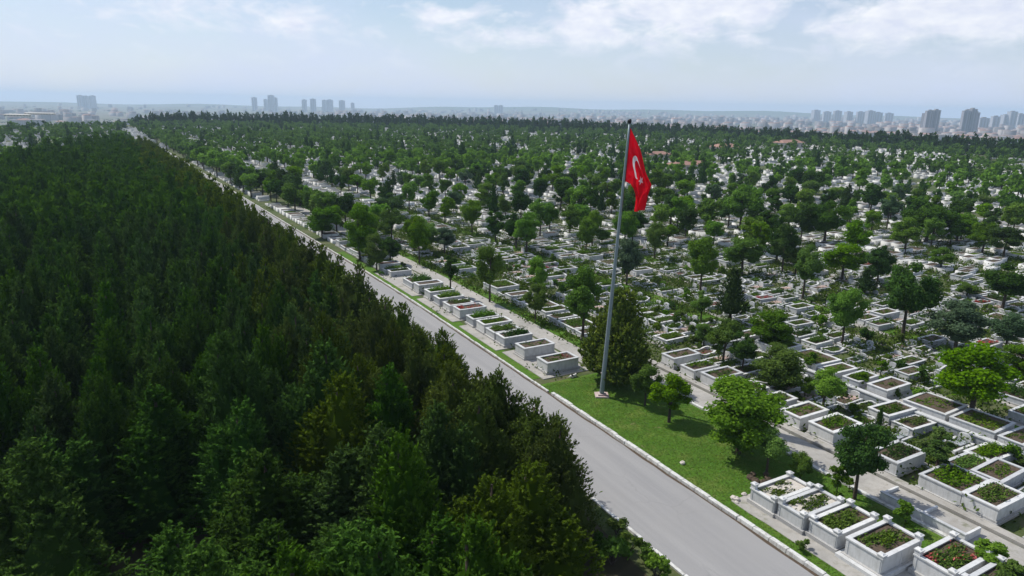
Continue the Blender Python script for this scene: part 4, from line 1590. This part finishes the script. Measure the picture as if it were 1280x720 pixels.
# ------------------------------------------------------------------ flagpole and flag
def build_flag():
    bx, by = unproj(752, 495)
    top_h = height_for(bx, by, 154)
    # the mast stands a little out of plumb
    q = proj(bx, by, top_h)
    lean = (787 - q[0]) * q[2] / F_PX
    m = MB()
    n = 14
    pts = [(lean * (i / n), 0, .25 + (top_h - .25) * i / n) for i in range(n + 1)]
    m.tube(pts, [.17 - .105 * i / n for i in range(n + 1)], 12)
    shaft = m.mesh('shaft', ['pole_paint'], True)
    m = MB(); m.box(-.48, .48, -.45, .45, 0, .10); m.box(-.28, .28, -.27, .27, .10, .2)
    foot = m.mesh('footing', ['footing'])
    m = MB(); m.ball((lean, 0, top_h + .12), (.13, .13, .16), 12, 8); m.tube([(lean, 0, top_h - .02), (lean, 0, top_h + .06)], [.10, .10], 10)
    fin = m.mesh('finial', ['dark_metal'], True)
    m = MB(); m.tube([(lean * .08 + .2, -.04, 1.6), (lean * .5 + .15, -.04, top_h * .5), (lean * .985 + .07, -.02, top_h * .985)], [.012, .012, .012], 5)
    rope = m.mesh('halyard', ['dark_metal'])
    m = MB(); m.box(.155, .25, -.06, .06, 1.25, 1.5)
    cleat = m.mesh('cleat', ['dark_metal'])
    spawn('flagpole', 'tall grey tapering flagpole on a stone footing at the lawn corner', 'flagpole', None, (bx, by, .02), 0,
          [('shaft', shaft), ('footing', foot), ('finial', fin), ('halyard', rope), ('cleat', cleat)])
    # the flag hangs slack: its fly end drops along the hoist
    G, FL = 3.45, 5.2
    nu, nv = 90, 60
    ztop = top_h - .28
    A = [(0, 0.0, 0.0), (.30, .72, -1.3), (.60, 1.42, -2.9), (.70, 1.85, -3.6), (.82, 1.58, -4.25), (1.0, 1.45, -5.35)]
    B = [(0, 0.0, -G), (.20, .45, -3.62), (.42, .70, -3.9), (.60, .72, -4.3), (.80, .75, -4.8), (1.0, .85, -5.45)]

    def cur(T, u):
        us = [p[0] for p in T]
        return float(np.interp(u, us, [p[1] for p in T])), float(np.interp(u, us, [p[2] for p in T]))

    def sdf(u, v):
        X, Y = u * FL, (v - .5) * G
        d1 = math.hypot(X - .5 * G, Y) - .25 * G
        d2 = math.hypot(X - .5625 * G, Y) - .2 * G
        d = max(d1, -d2)
        # five-pointed star
        cx = .5625 * G - .2 * G + G / 3 + .125 * G
        x, y = X - cx, Y
        r0 = .125 * G
        a = math.atan2(y, -x) % (2 * math.pi / 5)
        a = min(a, 2 * math.pi / 5 - a)
        rr_ = math.hypot(x, y)
        ri = r0 * .382
        # edge between the outer tip (angle 0) and the inner notch (angle 36 deg)
        p0 = (r0, 0.0); p1 = (ri * math.cos(math.pi / 5), ri * math.sin(math.pi / 5))
        px, py = rr_ * math.cos(a), rr_ * math.sin(a)
        ex, ey = p1[0] - p0[0], p1[1] - p0[1]
        cr = ex * (py - p0[1]) - ey * (px - p0[0])
        ds = -cr / math.hypot(ex, ey)
        return min(d, ds)
    V, E = [], []
    for i in range(nu + 1):
        u = i / nu
        # follow the sag with a soft start
        a, b = cur(A, u), cur(B, u)
        for j in range(nv + 1):
            v = j / nv
            w = v + .035 * math.sin(v * 6.28 * 2 + u * 4) * u
            x = a[0] + (b[0] - a[0]) * w
            z = a[1] + (b[1] - a[1]) * w
            k = min(1, u * 2.2)
            y = k * (.20 * math.sin(v * 7.5 + u * 5.5) + .12 * math.sin(v * 17 - u * 6 + 1) + .05 * math.sin(v * 31 + u * 9))
            x += k * .10 * math.sin(v * 9 + u * 7)
            sl = lean / top_h
            V.append((x + .08 + lean * (ztop + z) / top_h, y, ztop + z))
            E.append(.5 - sdf(u, v) * 4)
    Q = []
    for i in range(nu):
        for j in range(nv):
            p = i * (nv + 1) + j
            Q.append((p, p + 1, p + nv + 2, p + nv + 1))
    me = mesh('flag', V, Q, ['flag_cloth'], tone=np.clip(E, 0, 1), smooth=True, attr='emblem')
    o = link('flag', me, label='red flag with white crescent and star hanging slack from the flagpole', category='flag')
    o.location = (bx, by, .02)


build_flag()

# ------------------------------------------------------------------ small things on the lawn
def rock(name, u, v, r, label, group=None, mat='rubble', seed=0):
    rs = np.random.RandomState(seed)
    m = MB(); m.ball((0, 0, r * .25), (r, r * .75, r * .5), 9, 6)
    m.v = [tuple(np.array(p) * (1 + rs.uniform(-.18, .18, 3))) for p in m.v]
    x, y = unproj(u, v)
    o = link(name, m.mesh(name, [mat]), label=label, category='stone', group=group)
    o.location = (x, y, .03); o.rotation_euler = (0, 0, rs.uniform(0, 6))


rock('stone', 919, 625, .26, 'pale broken stone on the lawn left of the first posted grave', None, seed=1)
rock('stone', 930, 619, .17, 'smaller pale stone behind the broken one beside the posted grave', None, seed=2)
rock('stone', 921, 629, .13, 'pebble-sized pale stone in front of the broken one', None, seed=3)
rock('stone', 853, 580, .2, 'flat white stone lying alone in the middle of the lawn', None, seed=4)
for i, (du, dv, r_) in enumerate(((-12, 2, .28), (-6, 6, .3), (4, 7, .26), (10, 3, .24), (-9, -3, .22), (7, -3, .2))):
    rock('stone', 950 + du, 597 + dv, r_, 'dark earthy stone in the ring round the small lawn tree', 'stones round the small lawn tree', 'soil', 10 + i)


def build_dog():
    x, y = unproj(716, 472)
    m = MB()
    pts = [(-.28, 0, .10), (-.16, .01, .13), (0, .01, .135), (.14, 0, .14), (.24, .0, .19), (.31, .01, .25), (.37, .02, .25), (.44, .02, .225)]
    m.tube(pts, [.06, .105, .11, .11, .075, .06, .068, .03], 10)
    for sy in (-1, 1):
        m.tube([(.15, sy * .07, .10), (.26, sy * .09, .045), (.40, sy * .08, .03)], [.045, .032, .025], 7)
        m.tube([(-.18, sy * .09, .11), (-.06, sy * .15, .08), (-.14, sy * .17, .03), (-.02, sy * .18, .025)], [.07, .05, .03, .022], 7)
        m.tube([(.34, sy * .045, .29), (.33, sy * .07, .35)], [.025, .006], 5)
    m.tube([(-.27, 0, .10), (-.42, .06, .05), (-.5, .16, .03)], [.03, .022, .01], 6)
    me = m.mesh('dog', ['dog_white', 'dog_black'], True)
    for p in me.polygons:
        c = p.center
        if c.x > .28 or -.15 < c.x < .02 and c.z > .12:
            p.material_index = 1
    o = link('dog', me, label='small black and white dog lying on the lawn below the corner grave', category='dog')
    o.location = (x, y, .02); o.rotation_euler = (0, 0, .5)


build_dog()

# ------------------------------------------------------------------ far houses and the city
def house(u, v, w, d, h, label, red=True, rot=.5):
    x, y = unproj(u, v)
    m = MB(); m.box(-w / 2, w / 2, -d / 2, d / 2, 0, h)
    wl = m.mesh('wall', ['render_pale'])
    m = MB()
    o, t = .5, h * .45
    m.add([(-w / 2 - o, -d / 2 - o, h), (w / 2 + o, -d / 2 - o, h), (w / 2 + o, d / 2 + o, h), (-w / 2 - o, d / 2 + o, h), (-w / 2 + d * .3, 0, h + t), (w / 2 - d * .3, 0, h + t)],
          [(0, 1, 5, 4), (2, 3, 4, 5), (1, 2, 5, 5), (3, 0, 4, 4), (3, 2, 1, 0)])
    rf = m.mesh('roof', ['terracotta' if red else 'render_pale'])
    parts = [('wall', wl), ('roof', rf)]
    m = MB(); n = max(2, int(w / 3))
    for k in range(n):
        xx = -w / 2 + w * (k + .5) / n
        mm = MB(); mm.box(xx - .5, xx + .5, -d / 2 - .05, -d / 2 + .02, h * .35, h * .75)
        parts.append(('window', mm.mesh('window', ['tower_bay'])))
    spawn('small_building', label, 'building', 'low buildings inside the cemetery', (x, y, 0), rot, parts)


house(863, 214, 17, 5, 2.4, 'long red-roofed building among the far graves right of the flag')
house(820, 200, 10, 5, 2.4, 'short red-roofed building behind the flag')
house(985, 186, 16, 7, 3.4, 'red-roofed building in the far graves left of the pine row')
house(905, 192, 13, 7, 3.2, 'small red-roofed building between distant trees')
house(22, 145.5, 26, 5, 1.9, 'long white flat building far behind the plantation', False, .1)
house(50, 143.5, 34, 5, 1.9, 'second long white building far behind the plantation', False, .15)


def tower(D, u, w, d, vtop, label, rot=0.0, twin=False):
    # azimuth from the column, height from the top line
    dd = FW + RIGHT * ((u - 640) / F_PX) + UP * ((360 - 140) / F_PX)
    k = D / math.hypot(dd.x, dd.y)
    x, y = dd.x * k, dd.y * k
    z0 = ground_z(x, y)
    h = 6.0
    while proj(x, y, z0 + h)[1] > vtop and h < 150:
        h += 1
    m = MB(); m.box(-w / 2, w / 2, -d / 2, d / 2, -2, h)
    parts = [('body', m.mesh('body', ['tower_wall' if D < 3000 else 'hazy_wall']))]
    nb = max(2, int(w / 11))
    for i in range(nb):
        xx = -w / 2 + w * (i + .5) / nb
        mm = MB(); mm.box(xx - w / nb * .17, xx + w / nb * .17, -d / 2 - .8, -d / 2 - .02, 2, h - 3)
        parts.append(('balcony_bay', mm.mesh('balcony_bay', ['tower_bay' if D < 3000 else 'roof_grey'])))  # far bays take the paler grey, haze put into the colour
    mm = MB(); mm.box(-w * .2, w * .2, -d * .25, d * .25, h, h + 4); mm.box(-w / 2 - .4, w / 2 + .4, -d / 2 - .4, d / 2 + .4, h, h + .8)
    parts.append(('roof', mm.mesh('roof', ['roof_grey'])))
    spawn('tower_block', label, 'tower', 'towers of the distant city', (x, y, z0), rot, parts)


TW = [(2300, 1162, 17, 20, 139, 'left slab of the nearest twin tower cluster'), (2310, 1170, 17, 20, 138, 'middle slab of the nearest twin tower cluster'), (2330, 1159, 16, 18, 142, 'short step of the nearest tower cluster'),
      (2400, 1208, 17, 20, 139, 'left slab of the second tower cluster'), (2410, 1215, 17, 20, 137, 'right slab of the second tower cluster, tallest there'), (2500, 1221, 15, 20, 141, 'low step beside the second tower cluster'),
      (3100, 1231, 34, 20, 148, 'squat tower right of the second cluster'), (3300, 1246, 26, 20, 146, 'slim tower right of the squat one'), (3600, 1258, 30, 22, 144, 'tower near the frame border with two steps'), (3600, 1266, 30, 22, 140, 'tallest tower near the frame border'),
      (3700, 1276, 30, 22, 143, 'tower cut by the frame border'), (3900, 1088, 40, 24, 139, 'left block of a hazy pair of city towers'), (3950, 1076, 34, 24, 140, 'hazy block left of the pair'), (3950, 1061, 34, 24, 140, 'second hazy block left of the pair'),
      (4000, 1098, 40, 24, 141, 'right block of the hazy pair'), (4300, 1047, 40, 24, 139, 'hazy slab in the long ridge of blocks'), (4300, 1034, 40, 24, 140, 'hazy slab further along the ridge of blocks'), (4400, 1020, 44, 24, 138, 'hazy slab where the ridge of blocks begins'), (4300, 1112, 40, 22, 142, 'hazy low tower right of the pair'),
      (5200, 103, 30, 30, 119.5, 'hazy wide tower, left of the distant group of three'), (5200, 110, 24, 30, 120.5, 'hazy tower in the middle of the distant group of three'), (5000, 118, 20, 30, 120, 'hazy darker tower, right of the group of three'),
      (5000, 319, 30, 24, 122, 'slim hazy tower standing apart on the skyline'), (5200, 333, 16, 24, 124.5, 'faint slim tower left of the skyline pair'), (4800, 340, 34, 24, 119.5, 'tallest tower of the skyline pair'), (4900, 345, 24, 24, 122.5, 'lower tower of the skyline pair'),
      (4900, 381, 24, 24, 125, 'first small tower in the row of five'), (4900, 392, 32, 24, 124, 'dark tower second in the row of five'), (5000, 406, 22, 24, 125.5, 'slim third tower in the row of five'), (4900, 413, 34, 24, 125, 'fourth tower in the row of five, broad'), (4900, 428, 34, 24, 126, 'fifth tower in the row of five'), (5100, 441, 24, 24, 129, 'small tower ending the skyline row'),
      (5200, 620, 30, 24, 132, 'left one of two tiny pale towers at mid skyline'), (5200, 626, 30, 24, 132, 'right one of two tiny pale towers at mid skyline')]
for D, u, w, d, vt, lab in TW:
    tower(D, u, w, d, vt, lab, R.uniform(-.4, .4))


def build_city():
    rr = random.Random(31)
    items = []
    n = 0
    while n < 4200:
        u = rr.uniform(-20, 1300)
        if rr.random() > (.14 + .86 * max(0, min(1, (u - 300) / 550))):
            continue
        D = 1800 * math.exp(rr.uniform(0, 1.25))
        dd = FW + RIGHT * ((u - 640) / F_PX) + UP * ((360 - 140) / F_PX)
        k = D / math.hypot(dd.x, dd.y)
        x, y = dd.x * k, dd.y * k
        cl = math.sin(x * .004 + 1) * math.sin(y * .003 + .5) + .6 * math.sin(x * .011) * math.sin(y * .009)
        if cl < rr.uniform(-.7, .4):
            n += 1
            continue
        items.append((D, x, y, rr.uniform(12, 34), rr.uniform(10, 18), rr.choice([6, 9, 9, 12, 12, 15, 15, 18, 24]) * rr.uniform(.8, 1.1), rr.uniform(-.6, .6), rr.random(), rr.random() < .5))
        n += 1
    items.sort()
    # the nearest are buildings of their own
    shapes = []
    for k in range(6):
        w, d, h = rr.uniform(16, 30), rr.uniform(11, 16), rr.choice([9, 12, 15])
        m = MB(); m.box(-w / 2, w / 2, -d / 2, d / 2, -2, h)
        wl = m.mesh('wall', ['block_wall'])
        m = MB(); o = .6; t = 3.0 if k % 2 else .8
        m.add([(-w / 2 - o, -d / 2 - o, h), (w / 2 + o, -d / 2 - o, h), (w / 2 + o, d / 2 + o, h), (-w / 2 - o, d / 2 + o, h), (-w / 2 + d * .3, 0, h + t), (w / 2 - d * .3, 0, h + t)],
              [(0, 1, 5, 4), (2, 3, 4, 5), (1, 2, 5, 5), (3, 0, 4, 4), (3, 2, 1, 0)])
        shapes.append([('wall', wl), ('roof', m.mesh('roof', ['terracotta' if k % 2 else 'roof_grey']))])
    for D, x, y, w, d, h, rot, u, fl in items[:160]:
        spawn('apartment_block', 'low pale apartment block in the hazy city beyond the trees', 'building', 'low blocks of the distant city', (x, y, ground_z(x, y)), rot, shapes[int(u * 5.99)])
    V, Q, MI, T = [], [], [], []
    for D, x, y, w, d, h, rot, u, fl in items[160:]:
        c, s = math.cos(rot), math.sin(rot)
        z = ground_z(x, y)
        b = len(V)
        for zz, ins in ((-2, 0), (h, 0), (h + (2.5 if fl else .3), .35 if fl else .02)):
            for px, py in ((-w / 2, -d / 2), (w / 2, -d / 2), (w / 2, d / 2), (-w / 2, d / 2)):
                px, py = px * (1 - ins), py * (1 - ins)
                V.append((x + px * c - py * s, y + px * s + py * c, z + zz))
        for k in range(4):
            j = (k + 1) % 4
            Q += [(b + k, b + j, b + 4 + j, b + 4 + k), (b + 4 + k, b + 4 + j, b + 8 + j, b + 8 + k)]; MI += [0, 1]
        Q.append((b + 8, b + 9, b + 10, b + 11)); MI.append(1)
        T += [u] * 12
    link('distant_city', mesh('distant_city', V, Q, ['city_wall', 'city_roof'], MI, T), kind='stuff', label='low houses of the hazy city spreading to the horizon')
    # tree clumps between the houses
    rs = np.random.RandomState(8)
    it = []
    for k in range(700):
        u = rs.uniform(-20, 1300); D = 1500 * math.exp(rs.uniform(0, 1.3))
        dd = FW + RIGHT * ((u - 640) / F_PX) + UP * ((360 - 140) / F_PX)
        q = D / math.hypot(dd.x, dd.y)
        hh = rs.uniform(7, 13)
        it.append((dd.x * q, dd.y * q, hh, hh * rs.uniform(1.2, 3.0), False, 2, 0))
    build_wood('city_trees', it, 40, 'clumps of trees between the distant houses', ['leaf_fresh', 'leaf_mid', 'leaf_dark', 'bark'])


build_city()

# ------------------------------------------------------------------ render settings
sc = bpy.context.scene
sc.render.engine = 'CYCLES'
sc.cycles.use_denoising = True
sc.cycles.denoiser = 'OPENIMAGEDENOISE'
sc.cycles.max_bounces = 5
sc.cycles.diffuse_bounces = 3
sc.cycles.glossy_bounces = 2
sc.cycles.transmission_bounces = 3
sc.cycles.volume_bounces = 2
sc.cycles.transparent_max_bounces = 4
sc.cycles.use_adaptive_sampling = True
sc.cycles.adaptive_threshold = .012
sc.view_settings.view_transform = 'Standard'
sc.view_settings.look = 'None'
sc.view_settings.exposure = 0.12
sc.view_settings.gamma = 1.0
sc.view_settings.use_curve_mapping = False
